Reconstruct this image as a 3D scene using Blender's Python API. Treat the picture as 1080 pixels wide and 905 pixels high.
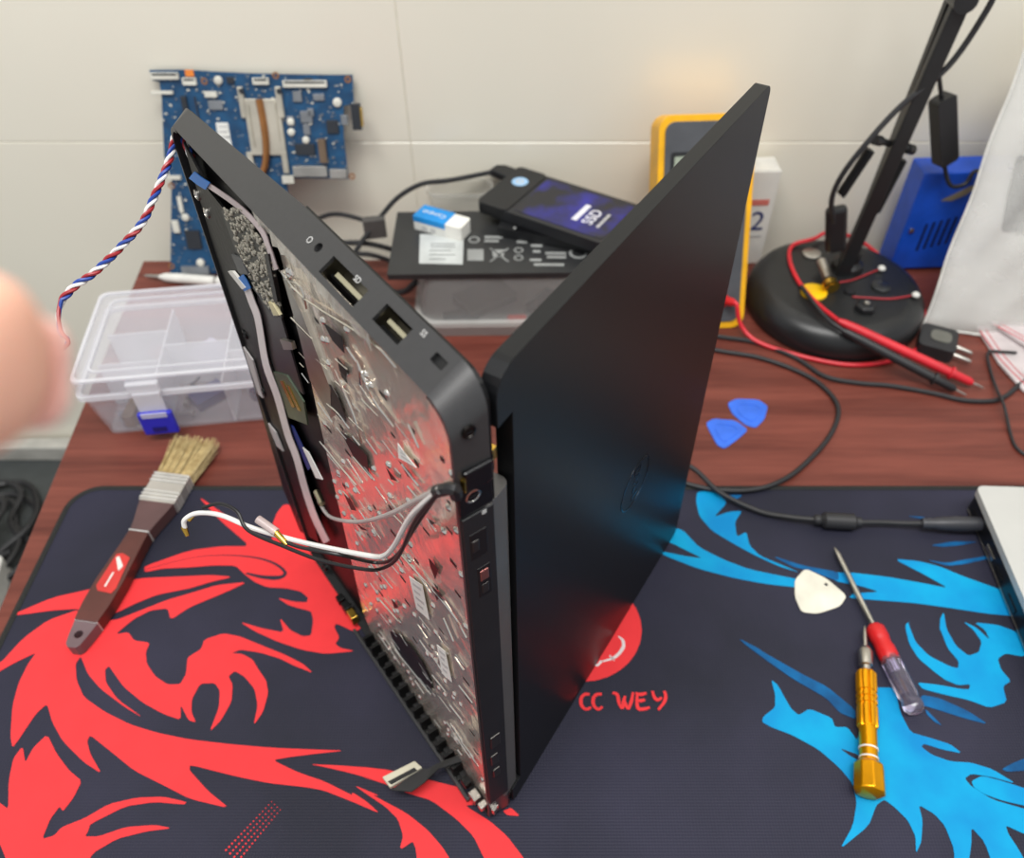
import bpy, math, random
from mathutils import Vector, Matrix
from mathutils.geometry import tessellate_polygon
random.seed(7)
for o in list(bpy.data.objects): bpy.data.objects.remove(o, do_unlink=True)
S = bpy.context.scene
COL = S.collection
V = Vector
# ------------------------------------------------------------------ camera
FPX, PITCH, CAMZ, PCX, PCY = 868.634, 0.81305, 0.55499, 558.766, 455.657
cd = bpy.data.cameras.new('camera'); cam = bpy.data.objects.new('camera', cd); COL.objects.link(cam)
cam.location = (0, 0, CAMZ); cam.rotation_euler = (math.pi/2-PITCH, 0, 0)
cd.sensor_fit = 'HORIZONTAL'; cd.sensor_width = 36.0; cd.lens = FPX*36/1080
cd.shift_x = (540-PCX)/1080; cd.shift_y = (PCY-452.5)/1080
cd.clip_start = 0.01; cd.clip_end = 30
cd.dof.use_dof = True; cd.dof.focus_distance = 0.40; cd.dof.aperture_fstop = 9.0
S.camera = cam
# ------------------------------------------------------------------ world and lights
w = bpy.data.worlds.new('world'); S.world = w; w.use_nodes = True
bg = w.node_tree.nodes['Background']; bg.inputs[0].default_value = (0.95, 0.97, 1.0, 1); bg.inputs[1].default_value = 0.5
def area(name, loc, target, sx, sy, power, col=(1, 1, 1)):
    ld = bpy.data.lights.new(name, 'AREA'); ld.shape = 'RECTANGLE'; ld.size = sx; ld.size_y = sy; ld.energy = power; ld.color = col
    lo = bpy.data.objects.new(name, ld); COL.objects.link(lo); lo.location = loc
    lo.rotation_euler = (V(target)-V(loc)).to_track_quat('-Z', 'Y').to_euler()
    return lo
area('ceiling_light', (-0.25, -0.15, 1.95), (-0.25, 0.05, 0), 1.3, 0.5, 31, (1, 0.985, 0.955))
area('ceiling_light', (0.9, 0.1, 1.95), (0.9, 0.2, 0), 1.2, 0.4, 10, (1, 0.985, 0.955))
S.view_settings.view_transform = 'Standard'; S.view_settings.look = 'None'
S.view_settings.exposure = 0.25; S.view_settings.gamma = 1.0; S.view_settings.use_curve_mapping = False
# ------------------------------------------------------------------ pixel rays (a pixel gives a direction; the touched surface gives the distance)
FW = V((0, math.cos(PITCH), -math.sin(PITCH))); RT = V((1, 0, 0)); UP = RT.cross(FW); CAM = V((0, 0, CAMZ))
def ray(u, v): return FW + RT*((u-PCX)/FPX) - UP*((v-PCY)/FPX)
def hit(u, v, P, N):
    d = ray(u, v); return CAM + d*((V(P)-CAM).dot(N)/d.dot(N))
DZ = -0.003
def G(u, v, z=0.0): return hit(u, v, V((0, 0, z)), V((0, 0, 1)))
def WP(u, v, y): return hit(u, v, V((0, y, 0)), V((0, 1, 0)))
AB, AL = 2.21095, 1.02353
BO = V((-0.02533, 0.1817, 0)); BD = V((math.cos(AB), math.sin(AB), 0)); BN = V((-math.sin(AB), math.cos(AB), 0))
LO = BO + V((0.0168, 0.0153, 0)); LD = V((math.cos(AL), math.sin(AL), 0)); LN = V((math.sin(AL), -math.cos(AL), 0))
def BP(u, v, t=0.003): return hit(u, v, BO-BN*t, BN)
def LPX(u, v, t=0.0): return hit(u, v, LO-LN*t, LN)
def B(s, t, z): return BO + BD*s - BN*t + V((0, 0, z))
def L(s, t, z): return LO + LD*s - LN*t + V((0, 0, z))
# ------------------------------------------------------------------ materials
def lin(c): return tuple(((x/255)/12.92 if x/255 <= 0.04045 else ((x/255+0.055)/1.055)**2.4) for x in c)
MATS = {}
def mat(name, col, rough=0.5, metal=0.0, var=0.08, scale=40.0, bump=0.0, bscale=None, spec=0.5, coat=0.0, stretch=None, col2=None, alpha=1.0, trans=0.0, sss=0.0):
    if name in MATS: return MATS[name]
    m = bpy.data.materials.new(name); m.use_nodes = True; nt = m.node_tree; N = nt.nodes; K = nt.links
    p = N['Principled BSDF']
    tc = N.new('ShaderNodeTexCoord'); mp = N.new('ShaderNodeMapping'); K.new(tc.outputs['Object'], mp.inputs[0])
    if stretch: mp.inputs['Scale'].default_value = stretch
    nz = N.new('ShaderNodeTexNoise'); nz.inputs['Scale'].default_value = scale; nz.inputs['Detail'].default_value = 4
    K.new(mp.outputs[0], nz.inputs['Vector'])
    cr = N.new('ShaderNodeValToRGB'); c = lin(col)
    a = lin(col2) if col2 else tuple(x*(1-var*2.5) for x in c)
    cr.color_ramp.elements[0].position = 0.3; cr.color_ramp.elements[1].position = 0.7
    cr.color_ramp.elements[0].color = (*a, 1); cr.color_ramp.elements[1].color = (*tuple(min(1, x*(1+(0 if col2 else var))) for x in c), 1)
    K.new(nz.outputs[0], cr.inputs[0]); K.new(cr.outputs[0], p.inputs['Base Color'])
    p.inputs['Roughness'].default_value = rough; p.inputs['Metallic'].default_value = metal
    p.inputs['Specular IOR Level'].default_value = spec; p.inputs['Coat Weight'].default_value = coat; p.inputs['Coat Roughness'].default_value = 0.08
    p.inputs['Alpha'].default_value = alpha; p.inputs['Transmission Weight'].default_value = trans
    if sss: p.inputs['Subsurface Weight'].default_value = sss; p.inputs['Subsurface Radius'].default_value = (0.01, 0.004, 0.002)
    if bump:
        b2 = N.new('ShaderNodeTexNoise'); b2.inputs['Scale'].default_value = bscale or scale; b2.inputs['Detail'].default_value = 3
        K.new(mp.outputs[0], b2.inputs['Vector'])
        bm = N.new('ShaderNodeBump'); bm.inputs['Strength'].default_value = bump; bm.inputs['Distance'].default_value = 0.002
        K.new(b2.outputs[0], bm.inputs['Height']); K.new(bm.outputs[0], p.inputs['Normal'])
    MATS[name] = m; return m
# ------------------------------------------------------------------ mesh builder
ORG = {}
class MB:
    def __init__(s, xf=None): s.v = []; s.f = []; s.sm = []; s.xf = xf
    def add(s, vs, fs, smooth=False):
        o = len(s.v)
        for p in vs:
            p = V(p); s.v.append(s.xf @ p if s.xf else p)
        for f in fs: s.f.append([i+o for i in f]); s.sm.append(smooth)
        return s
    def box(s, x0, x1, y0, y1, z0, z1):
        return s.add([(x0,y0,z0),(x1,y0,z0),(x1,y1,z0),(x0,y1,z0),(x0,y0,z1),(x1,y0,z1),(x1,y1,z1),(x0,y1,z1)],
                     [(3,2,1,0),(4,5,6,7),(0,1,5,4),(1,2,6,5),(2,3,7,6),(3,0,4,7)])
    def hexa(s, a, b):      # two loops of equal length -> closed solid
        n = len(a)
        return s.add(list(a)+list(b), [tuple(range(n))[::-1], tuple(range(n, 2*n))]+[(i, (i+1) % n, n+(i+1) % n, n+i) for i in range(n)])
    def slab(s, poly, nrm, th):   # 3-d polygon thickened along nrm
        poly = [V(p) for p in poly]; nrm = V(nrm)
        a = sum(((poly[i]-poly[0]).cross(poly[i-1]-poly[0])*-1 for i in range(1, len(poly))), V((0, 0, 0)))
        if a.dot(nrm) < 0: poly = poly[::-1]
        return s.hexa(poly, [p+nrm*th for p in poly])
    def prism(s, poly, z0, z1, holes=()):
        loops = [[(x, y) for x, y in poly]]+[list(h) for h in holes]
        area2 = lambda q: sum(q[i-1][0]*q[i][1]-q[i][0]*q[i-1][1] for i in range(len(q)))
        if area2(loops[0]) < 0: loops[0].reverse()
        for h in loops[1:]:
            if area2(h) > 0: h.reverse()
        pts = [p for q in loops for p in q]; n = len(pts)
        tris = tessellate_polygon([[V((x, y, 0)) for x, y in q] for q in loops])
        fs = []
        for t in tris:
            a, b, c = [pts[i] for i in t]
            if (b[0]-a[0])*(c[1]-a[1])-(c[0]-a[0])*(b[1]-a[1]) < 0: t = (t[0], t[2], t[1])
            fs.append(tuple(i+n for i in t)); fs.append(tuple(reversed(t)))
        k = 0
        for q in loops:
            m = len(q)
            for i in range(m): fs.append((k+i, k+(i+1) % m, n+k+(i+1) % m, n+k+i))
            k += m
        return s.add([(x, y, z0) for x, y in pts]+[(x, y, z1) for x, y in pts], fs)
    def tube(s, pts, r, n=8, sub=6, flat=None):
        pts = smooth_path(pts, sub) if sub > 1 else [V(p) for p in pts]
        m = len(pts); rs = r if isinstance(r, (list, tuple)) else None
        vs = []; fs = []; prev = None
        for i, p in enumerate(pts):
            t = (pts[min(i+1, m-1)]-pts[max(i-1, 0)])
            t = t.normalized() if t.length > 1e-9 else V((0, 0, 1))
            if prev is None:
                a = V((0, 0, 1)) if abs(t.z) < 0.9 else V((1, 0, 0)); x = (a-t*a.dot(t)).normalized()
            else: x = (prev-t*prev.dot(t)).normalized()
            prev = x; y = t.cross(x)
            rr = (rs[0]+(rs[-1]-rs[0])*i/(m-1) if len(rs) == 2 else rs[min(int(i*len(rs)/m), len(rs)-1)]) if rs else r
            for k in range(n):
                q = 2*math.pi*k/n; vs.append(p+x*(math.cos(q)*rr*(flat or 1))+y*(math.sin(q)*rr))
        for i in range(m-1):
            for k in range(n): fs.append((i*n+k, i*n+(k+1) % n, (i+1)*n+(k+1) % n, (i+1)*n+k))
        fs.append(tuple(range(n))[::-1]); fs.append(tuple((m-1)*n+k for k in range(n)))
        return s.add(vs, fs, True)
    def lathe(s, prof, n=24, caps=True):
        vs = []; fs = []; m = len(prof)
        for r, z in prof:
            for k in range(n):
                q = 2*math.pi*k/n; vs.append((math.cos(q)*r, math.sin(q)*r, z))
        for i in range(m-1):
            for k in range(n): fs.append((i*n+k, i*n+(k+1) % n, (i+1)*n+(k+1) % n, (i+1)*n+k))
        if caps: fs.append(tuple(range(n))[::-1]); fs.append(tuple((m-1)*n+k for k in range(n)))
        return s.add(vs, fs, True)
    def ball(s, c, r, sc=(1, 1, 1), n=12):
        vs = []; fs = []; m = n//2
        for i in range(1, m):
            a = math.pi*i/m
            for k in range(n):
                q = 2*math.pi*k/n
                vs.append((c[0]+r*sc[0]*math.sin(a)*math.cos(q), c[1]+r*sc[1]*math.sin(a)*math.sin(q), c[2]-r*sc[2]*math.cos(a)))
        for i in range(m-2):
            for k in range(n): fs.append((i*n+k, i*n+(k+1) % n, (i+1)*n+(k+1) % n, (i+1)*n+k))
        b = len(vs); vs += [(c[0], c[1], c[2]-r*sc[2]), (c[0], c[1], c[2]+r*sc[2])]
        for k in range(n): fs.append((b, (k+1) % n, k)); fs.append((b+1, (m-2)*n+k, (m-2)*n+(k+1) % n))
        return s.add(vs, fs, True)
    def build(s, name, m, parent=None, bevel=0, seg=2, ang=40, recalc=True):
        if parent is not None: org = ORG[parent.name]
        else:
            xs = [p.x for p in s.v]; ys = [p.y for p in s.v]; zs = [p.z for p in s.v]
            org = V(((min(xs)+max(xs))/2, (min(ys)+max(ys))/2, min(zs)))
        me = bpy.data.meshes.new(name); me.from_pydata([p-org for p in s.v], [], s.f); me.update()
        me.polygons.foreach_set('use_smooth', s.sm)
        if any(s.sm): me.set_sharp_from_angle(angle=math.radians(ang))
        me.materials.append(m)
        o = bpy.data.objects.new(name, me); COL.objects.link(o)
        if parent is not None: o.parent = parent
        else: o.location = org
        ORG[o.name] = org
        if bevel:
            b = o.modifiers.new('bevel', 'BEVEL'); b.width = bevel; b.segments = seg; b.limit_method = 'ANGLE'; b.angle_limit = math.radians(35)
        return o
def smooth_path(pts, sub):
    pts = [V(p) for p in pts]
    if len(pts) < 3: return pts
    out = []
    P = [pts[0]*2-pts[1]]+pts+[pts[-1]*2-pts[-2]]
    for i in range(1, len(P)-2):
        p0, p1, p2, p3 = P[i-1], P[i], P[i+1], P[i+2]
        for k in range(sub):
            t = k/sub
            out.append(0.5*((2*p1)+(p2-p0)*t+(2*p0-5*p1+4*p2-p3)*t*t+(3*p1-p0-3*p2+p3)*t**3))
    return out+[pts[-1]]
def rrect(x0, x1, y0, y1, r, n=5):
    out = []
    rs = r if isinstance(r, (list, tuple)) else [r]*4
    for (cx, cy, a0), q in zip(((x1, y1, 0), (x0, y1, 90), (x0, y0, 180), (x1, y0, 270)), rs):
        ux = -1 if cx == x1 else 1; uy = -1 if cy == y1 else 1
        for k in range(n+1):
            a = math.radians(a0+90*k/n); out.append((cx+ux*q+q*math.cos(a), cy+uy*q+q*math.sin(a)))
    return out
def circ(x, y, r, n=14, ry=None): return [(x+r*math.cos(2*math.pi*k/n), y+(ry or r)*math.sin(2*math.pi*k/n)) for k in range(n)]
def frame(o, x, y, z=None):
    x = V(x).normalized(); y = V(y); y = (y-x*y.dot(x)).normalized(); z = x.cross(y)
    m = Matrix((x, y, z)).transposed().to_4x4(); m.translation = V(o); return m
def axis_frame(a, b):      # local z runs from a to b
    z = (V(b)-V(a)).normalized(); t = V((0, 0, 1)) if abs(z.z) < 0.9 else V((1, 0, 0)); x = t.cross(z).normalized(); y = z.cross(x)
    m = Matrix((x, y, z)).transposed().to_4x4(); m.translation = V(a); return m
def tag(o, label=None, cat=None, group=None, kind=None):
    if label: o['label'] = label
    if cat: o['category'] = cat
    if group: o['group'] = group
    if kind: o['kind'] = kind
    return o
def thing(name, label, cat, loc, group=None):
    o = bpy.data.objects.new(name, None); COL.objects.link(o); o.location = loc; o.empty_display_size = 0.01
    ORG[o.name] = V(loc); return tag(o, label, cat, group)
def text(body, xf, size, m, name, parent, ext=0.0001, align='CENTER', sx=1.0):
    cu = bpy.data.curves.new('t', 'FONT'); cu.body = body; cu.size = size; cu.extrude = ext; cu.align_x = align; cu.align_y = 'CENTER'; cu.resolution_u = 3
    o = bpy.data.objects.new('t', cu); COL.objects.link(o)
    me = bpy.data.meshes.new_from_object(o.evaluated_get(bpy.context.evaluated_depsgraph_get()))
    vs = [xf @ V((p.co.x*sx, p.co.y, p.co.z)) for p in me.vertices]; fs = [tuple(p.vertices) for p in me.polygons]
    bpy.data.objects.remove(o, do_unlink=True); bpy.data.curves.remove(cu); bpy.data.meshes.remove(me)
    b = MB(); b.add(vs, fs); return b.build(name, m, parent)
# shared materials
BLK = mat('black_plastic', (26, 27, 29), 0.42, bump=0.05, bscale=900)
BLKS = mat('black_gloss', (14, 14, 16), 0.18)
RUB = mat('black_rubber', (38, 38, 40), 0.5)
WHT = mat('white_plastic', (222, 221, 214), 0.45)
PAPER = mat('white_label', (226, 226, 220), 0.6, var=0.02)
STEEL = mat('steel', (196, 192, 184), 0.28, metal=1.0)
CHROME = mat('chrome', (225, 222, 215), 0.15, metal=1.0)
GOLD = mat('gold_anodised', (240, 165, 8), 0.28, metal=0.75)
BRASS = mat('brass', (215, 175, 80), 0.25, metal=1.0)
RED = mat('red_plastic', (205, 30, 32), 0.38)
DRED = mat('red_cable', (215, 40, 52), 0.42)
INK = mat('grey_print', (190, 190, 188), 0.6)
PRD = mat('red_print', (205, 50, 45), 0.6)
PBL = mat('navy_print', (30, 45, 110), 0.6)
# ================================================================== the setting
M_TILE = mat('glazed_wall_tile', (238, 233, 217), 0.2, var=0.015, scale=3, bump=0.02, bscale=6)
M_GROUT = mat('tile_grout', (232, 228, 214), 0.8)
WY = 0.835
wall = MB().box(-1.75, 1.3, WY+0.0012, WY+0.06, -0.75, 1.35).build('wall_back', M_GROUT); tag(wall, kind='structure')
TS = 0.6; tz0 = WP(300, 150, WY).z; tx0 = WP(433, 150, WY).x
for i in range(-2, 2):
    for k in range(-2, 2):
        x0 = tx0+i*0.8; z0 = tz0+k*TS
        tm = MB().box(max(x0, -1.75)+0.0004, min(x0+0.8, 1.3)-0.0005, WY, WY+0.006, max(z0, -0.75)+0.0005, z0+TS-0.0005).build('tile', M_TILE, wall, bevel=0.0006, seg=1)
M_FLOOR = mat('grey_floor', (120, 116, 110), 0.45, scale=8)
fl = MB().box(-1.75, 1.3, -1.6, WY+0.06, -0.80, -0.75).build('floor', M_FLOOR); tag(fl, kind='structure')
# ------------------------------------------------------------------ desk
def wood():
    m = bpy.data.materials.new('mahogany_laminate'); m.use_nodes = True; N = m.node_tree.nodes; K = m.node_tree.links; p = N['Principled BSDF']
    tc = N.new('ShaderNodeTexCoord'); mp = N.new('ShaderNodeMapping'); mp.inputs['Scale'].default_value = (2.2, 26, 26); mp.inputs['Rotation'].default_value = (0, 0, 0.06)
    K.new(tc.outputs['Object'], mp.inputs[0])
    n1 = N.new('ShaderNodeTexNoise'); n1.inputs['Scale'].default_value = 1.6; n1.inputs['Detail'].default_value = 6; n1.inputs['Distortion'].default_value = 0.6; K.new(mp.outputs[0], n1.inputs['Vector'])
    n2 = N.new('ShaderNodeTexNoise'); n2.inputs['Scale'].default_value = 9; n2.inputs['Detail'].default_value = 5; K.new(mp.outputs[0], n2.inputs['Vector'])
    mx = N.new('ShaderNodeMath'); mx.operation = 'MULTIPLY_ADD'; mx.inputs[1].default_value = 0.35; K.new(n2.outputs[0], mx.inputs[0]); K.new(n1.outputs[0], mx.inputs[2])
    cr = N.new('ShaderNodeValToRGB'); e = cr.color_ramp.elements
    e[0].position = 0.45; e[0].color = (*lin((86, 41, 34)), 1); e[1].position = 0.85; e[1].color = (*lin((122, 65, 54)), 1)
    c2 = e.new(0.63); c2.color = (*lin((102, 52, 43)), 1)
    K.new(mx.outputs[0], cr.inputs[0]); K.new(cr.outputs[0], p.inputs['Base Color']); p.inputs['Roughness'].default_value = 0.40; p.inputs['Specular IOR Level'].default_value = 0.3
    return m
M_WOOD = wood()
DA = V((-0.449, 0.802, 0)); DX = V((0.99997, 0.0080, 0)); DYv = V((0.0810, -0.9967, 0))
desk = thing('desk', 'dark reddish mahogany laminate workbench desk under everything', 'desk', (0.35, 0.35, -0.75))
def dq(a, b): return DA+DX*a+DYv*b
dp = [dq(0, 0), dq(1.5, 0), dq(1.5, 0.95), dq(0, 0.95)]
MB().hexa([p+V((0, 0, -0.028)) for p in dp[::-1]], [p+V((0, 0, DZ)) for p in dp[::-1]]).build('desk_top', M_WOOD, desk, bevel=0.0015)
for a, b in ((0.03, 0.05), (1.41, 0.05), (0.03, 0.84), (1.41, 0.84)):
    q = [dq(a, b), dq(a+0.06, b), dq(a+0.06, b+0.06), dq(a, b+0.06)][::-1]
    MB().hexa([p+V((0, 0, -0.75)) for p in q], [p+V((0, 0, -0.028)) for p in q]).build('leg', M_WOOD, desk, bevel=0.002)
# ------------------------------------------------------------------ low bench with cables left of the desk
M_DG = mat('charcoal_laminate', (66, 70, 70), 0.5)
NB0 = len(bpy.data.objects); PREV = set(o.name for o in bpy.data.objects)
bx = thing('low_bench', 'charcoal grey low bench standing against the wall beside the desk', 'bench', (-1.1, 0.62, -0.75))
MB().box(-1.6, -0.58, 0.36, 0.862, -0.43, -0.40).build('bench_top', M_DG, bx, bevel=0.002)
MB().box(-1.6, -0.58, 0.845, 0.866, -0.40, -0.372).build('back_rail', mat('pale_rail', (188, 186, 178), 0.5), bx, bevel=0.002)
for a in (-1.56, -0.64):
    for c in (0.40, 0.80): MB().box(a, a+0.04, c, c+0.04, -0.788, -0.43).build('leg', M_DG, bx)
for k in range(3):
    pts = []
    for i in range(46):
        a = i*0.55+k*2; r = 0.055+0.05*random.random()
        pts.append((-0.80-0.03*k+r*math.cos(a)*1.1, 0.70-0.03*k+r*math.sin(a), -0.394+0.026*k+0.012*random.random()))
    o = MB().tube(pts, 0.0042, 6, 4).build('cable_coil', RUB)
    tag(o, ['tangled black cable coil lying lowest on the charcoal bench', 'tangled black cable coil lying mid-heap on the charcoal bench', 'tangled black cable coil lying uppermost on the charcoal bench'][k], 'cable', 'cable coils on the bench')
wb = G(-12, 612, -0.399)
pb = thing('adapter_box', 'small off-white adapter box on the charcoal bench', 'adapter', (wb.x, wb.y, -0.399))
MB(Matrix.Translation((wb.x, wb.y, -0.399)) @ Matrix.Rotation(0.2, 4, 'Z')).prism(rrect(-0.05, 0.03, -0.06, 0.025, 0.008), 0, 0.03).build('case', WHT, pb, bevel=0.003)
MB(Matrix.Translation((wb.x, wb.y, -0.399)) @ Matrix.Rotation(0.2, 4, 'Z')).prism(rrect(-0.035, 0.015, -0.04, 0.008, 0.004), 0.0295, 0.0306).build('label_plate', INK, pb)
for o in bpy.data.objects:
    if o.name not in PREV and o.parent is None: o.location += V((0.03, -0.036, 0.038))
# ------------------------------------------------------------------ desk mat with printed dragons
def matcloth():
    m = bpy.data.materials.new('mat_cloth'); m.use_nodes = True; N = m.node_tree.nodes; K = m.node_tree.links; p = N['Principled BSDF']
    tc = N.new('ShaderNodeTexCoord'); n1 = N.new('ShaderNodeTexNoise'); n1.inputs['Scale'].default_value = 7; n1.inputs['Detail'].default_value = 5; K.new(tc.outputs['Object'], n1.inputs['Vector'])
    cr = N.new('ShaderNodeValToRGB'); e = cr.color_ramp.elements
    e[0].position = 0.35; e[0].color = (*lin((26, 27, 42)), 1); e[1].position = 0.75; e[1].color = (*lin((43, 42, 62)), 1)
    K.new(n1.outputs[0], cr.inputs[0]); K.new(cr.outputs[0], p.inputs['Base Color'])
    p.inputs['Roughness'].default_value = 0.62; p.inputs['Sheen Weight'].default_value = 0.04; p.inputs['Specular IOR Level'].default_value = 0.3
    wv = N.new('ShaderNodeTexWave'); wv.inputs['Scale'].default_value = 160; wv.wave_type = 'BANDS'; wv.bands_direction = 'X'; K.new(tc.outputs['Object'], wv.inputs[0])
    w2 = N.new('ShaderNodeTexWave'); w2.inputs['Scale'].default_value = 160; w2.bands_direction = 'Y'; K.new(tc.outputs['Object'], w2.inputs[0])
    ad = N.new('ShaderNodeMath'); K.new(wv.outputs[1], ad.inputs[0]); K.new(w2.outputs[1], ad.inputs[1])
    bm = N.new('ShaderNodeBump'); bm.inputs['Strength'].default_value = 0.25; bm.inputs['Distance'].default_value = 0.0004; K.new(ad.outputs[0], bm.inputs['Height']); K.new(bm.outputs[0], p.inputs['Normal'])
    return m
M_MAT = matcloth()
M_PR = mat('mat_print_red', (230, 56, 60), 0.62, var=0.02, scale=60, spec=0.2)
M_PB = mat('mat_print_blue', (0, 158, 206), 0.6, scale=22, col2=(0, 128, 190), spec=0.2)
M_PB2 = mat('mat_print_deep_blue', (4, 106, 166), 0.6, scale=40, col2=(12, 66, 112), spec=0.2)
M_PD = M_MAT
mx0, mx1, my0, my1 = -0.398, 0.502, 0.052, 0.4605
mpad = thing('desk_mat', 'black gaming desk mat printed with red and blue dragons', 'desk mat', ((mx0+mx1)/2, (my0+my1)/2, DZ))
MB().prism(rrect(mx0+0.003, mx1-0.003, my0+0.003, my1-0.003, 0.024, 8), DZ, -0.0003).build('cloth', M_MAT, mpad)
rp = rrect(mx0+0.0025, mx1-0.0025, my0+0.0025, my1-0.0025, 0.0245, 10)
edge = [V((x, y, -0.0012)) for x, y in rp]; edge.append(edge[0])
MB().tube(edge, 0.0026, 6, 1).build('stitched_edge', mat('edge_thread', (24, 26, 24), 0.7, bump=0.6, bscale=900, scale=400), mpad)
TT = {'A': (0, 500, 200/905), 'B': (200, 500, 200/905), 'C': (0, 700, 200/905), 'D': (200, 700, 200/905), 'E': (380, 705, 200/905),
      'F': (680, 500, 200/905), 'G': (880, 500, 200/905), 'H': (780, 660, 300/1080), 'T': (380, 600, 420/1080)}
def tr(spec):
    out = []; t = None
    for q in spec.replace(';', ' ').split():
        if q in TT: t = TT[q]; continue
        x, y = q.split(','); out.append((t[0]+float(x)*t[2], t[1]+float(y)*t[2]))
    return out
def chaikin(p):
    o = []
    for i in range(len(p)):
        a, b = p[i], p[(i+1) % len(p)]
        o += [(a[0]*0.86+b[0]*0.14, a[1]*0.86+b[1]*0.14), (a[0]*0.14+b[0]*0.86, a[1]*0.14+b[1]*0.86)]
    return o
def printed(name, spec, m, z=0.0, pts=None):
    poly = [G(u, v) for u, v in chaikin(pts or tr(spec))]
    return MB().prism([(p.x, p.y) for p in poly], -0.0004, z).build(name, m, mpad)
def stroke(name, spec, widths, m, z=0.0002, pts=None):
    c = smooth_path([G(u, v) for u, v in (pts or tr(spec))], 5); n = len(c); a = []; b = []
    for i, p in enumerate(c):
        t = (c[min(i+1, n-1)]-c[max(i-1, 0)]).normalized(); q = V((-t.y, t.x, 0)); f = i/(n-1)*(len(widths)-1); k = min(int(f), len(widths)-2)
        wd = widths[k]+(widths[k+1]-widths[k])*(f-k); a.append(p+q*wd/2); b.append(p-q*wd/2)
    mb = MB(); m_ = 2*n; lp = b+a[::-1]
    mb.add([V((p.x, p.y, z)) for p in lp]+[V((p.x, p.y, -0.0003)) for p in lp], [(i, i+1, m_-2-i, m_-1-i) for i in range(n-1)]+[(i, m_+i, m_+(i+1) % m_, (i+1) % m_) for i in range(m_)])
    return mb.build(name, m, mpad)
REDS = [
 'A 50,675 250,590 450,545 650,498 905,487 B 100,482 205,490 100,515 0,545 A 750,575 640,620 560,660 430,700 380,642 250,650 120,668',
 'A 0,905 110,785 230,697 380,645 470,700 560,695 660,655 800,600 905,570 B 130,530 275,515 180,560 0,635 A 815,695 800,640 720,650 640,690 550,765 612,755 640,795 715,805 695,850 700,905 C 740,60 800,100 860,98 888,50 A 895,880 B 0,870 55,835 70,790 160,760 240,775 350,820 450,860 D 540,0 590,45 500,10 B 430,880 330,850 240,838 200,855 250,858 300,885 D 330,30 365,80 375,140 350,230 305,295 325,200 310,120 260,60 215,35 185,60 205,100 200,180 150,270 95,325 140,210 145,130 120,92 50,95 10,170 8,230 30,280 C 900,270 862,195 862,268 780,240 680,185 590,110 540,40 520,10 500,30 505,90 560,170 685,260 600,210 480,120 420,50 400,0 A 385,870 C 360,0 365,80 400,160 500,230 620,290 750,330 905,362 D 200,385 400,402 600,410 740,415 600,430 480,445 395,460 520,520 640,560 800,640 895,710 780,660 640,605 560,590 380,570 230,540 0,482 0,510 90,610 190,690 0,645 C 780,580 640,510 530,420 430,340 415,370 430,430 485,525 400,470 300,370 250,280 225,190 170,240 90,360 60,400 50,350 60,200 90,90 135,0 A 175,850 60,905 C -60,70 A -60,905',
 'C -60,640 0,665 40,695 42,560 65,450 108,395 120,475 160,400 225,338 270,430 330,510 390,560 350,640 300,705 285,680 240,740 200,838 260,820 295,780 400,740 520,670 650,640 780,635 890,660 880,672 740,660 600,680 430,765 420,800 405,825 470,825 600,780 740,770 820,785 700,800 560,835 440,905 400,1000 420,1150 140,1150 40,960 0,860 -60,760',
 'A 690,440 905,365 B 150,345 290,345 150,225 40,105 140,175 250,250 350,312 393,333 395,240 420,180 450,145 500,150 620,330 760,540 840,720 790,755 700,712 690,730 715,780 695,810 720,830 790,845 650,858 540,840 420,800 310,750 240,705 340,735 450,757 430,685 480,745 540,775 580,770 590,700 580,655 520,640 470,625 420,590 500,610 560,612 565,590 530,560 460,545 370,540 310,515 262,478 220,437 120,435 0,445 A 780,450 690,468',
 'D 575,480 700,485 905,500 E 0,470 140,485 340,535 480,570 545,650 500,655 620,730 700,800 780,905 840,1010 650,1010 590,905 540,800 460,720 340,630 240,600 100,545 0,515 D 905,560 760,520 640,492',
 'D 785,580 905,630 E 60,605 220,690 320,770 390,850 425,905 460,1000 280,1000 265,860 250,825 200,860 190,855 205,800 180,720 120,660 30,600',
 'E -40,590 30,635 90,690 40,670 -40,625',
 'E 680,680 720,665 762,705 700,700']
for k, q in enumerate(REDS): printed('red_dragon_print', q, M_PR, 0.00002*k)
stroke('dragon_outline', 'A 690,457 905,402 B 150,388 300,397 400,425 455,468 430,494 350,492 270,474', (0.0004, 0.0005, 0.0014, 0.0022, 0.004, 0.0016), M_PD)
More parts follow.
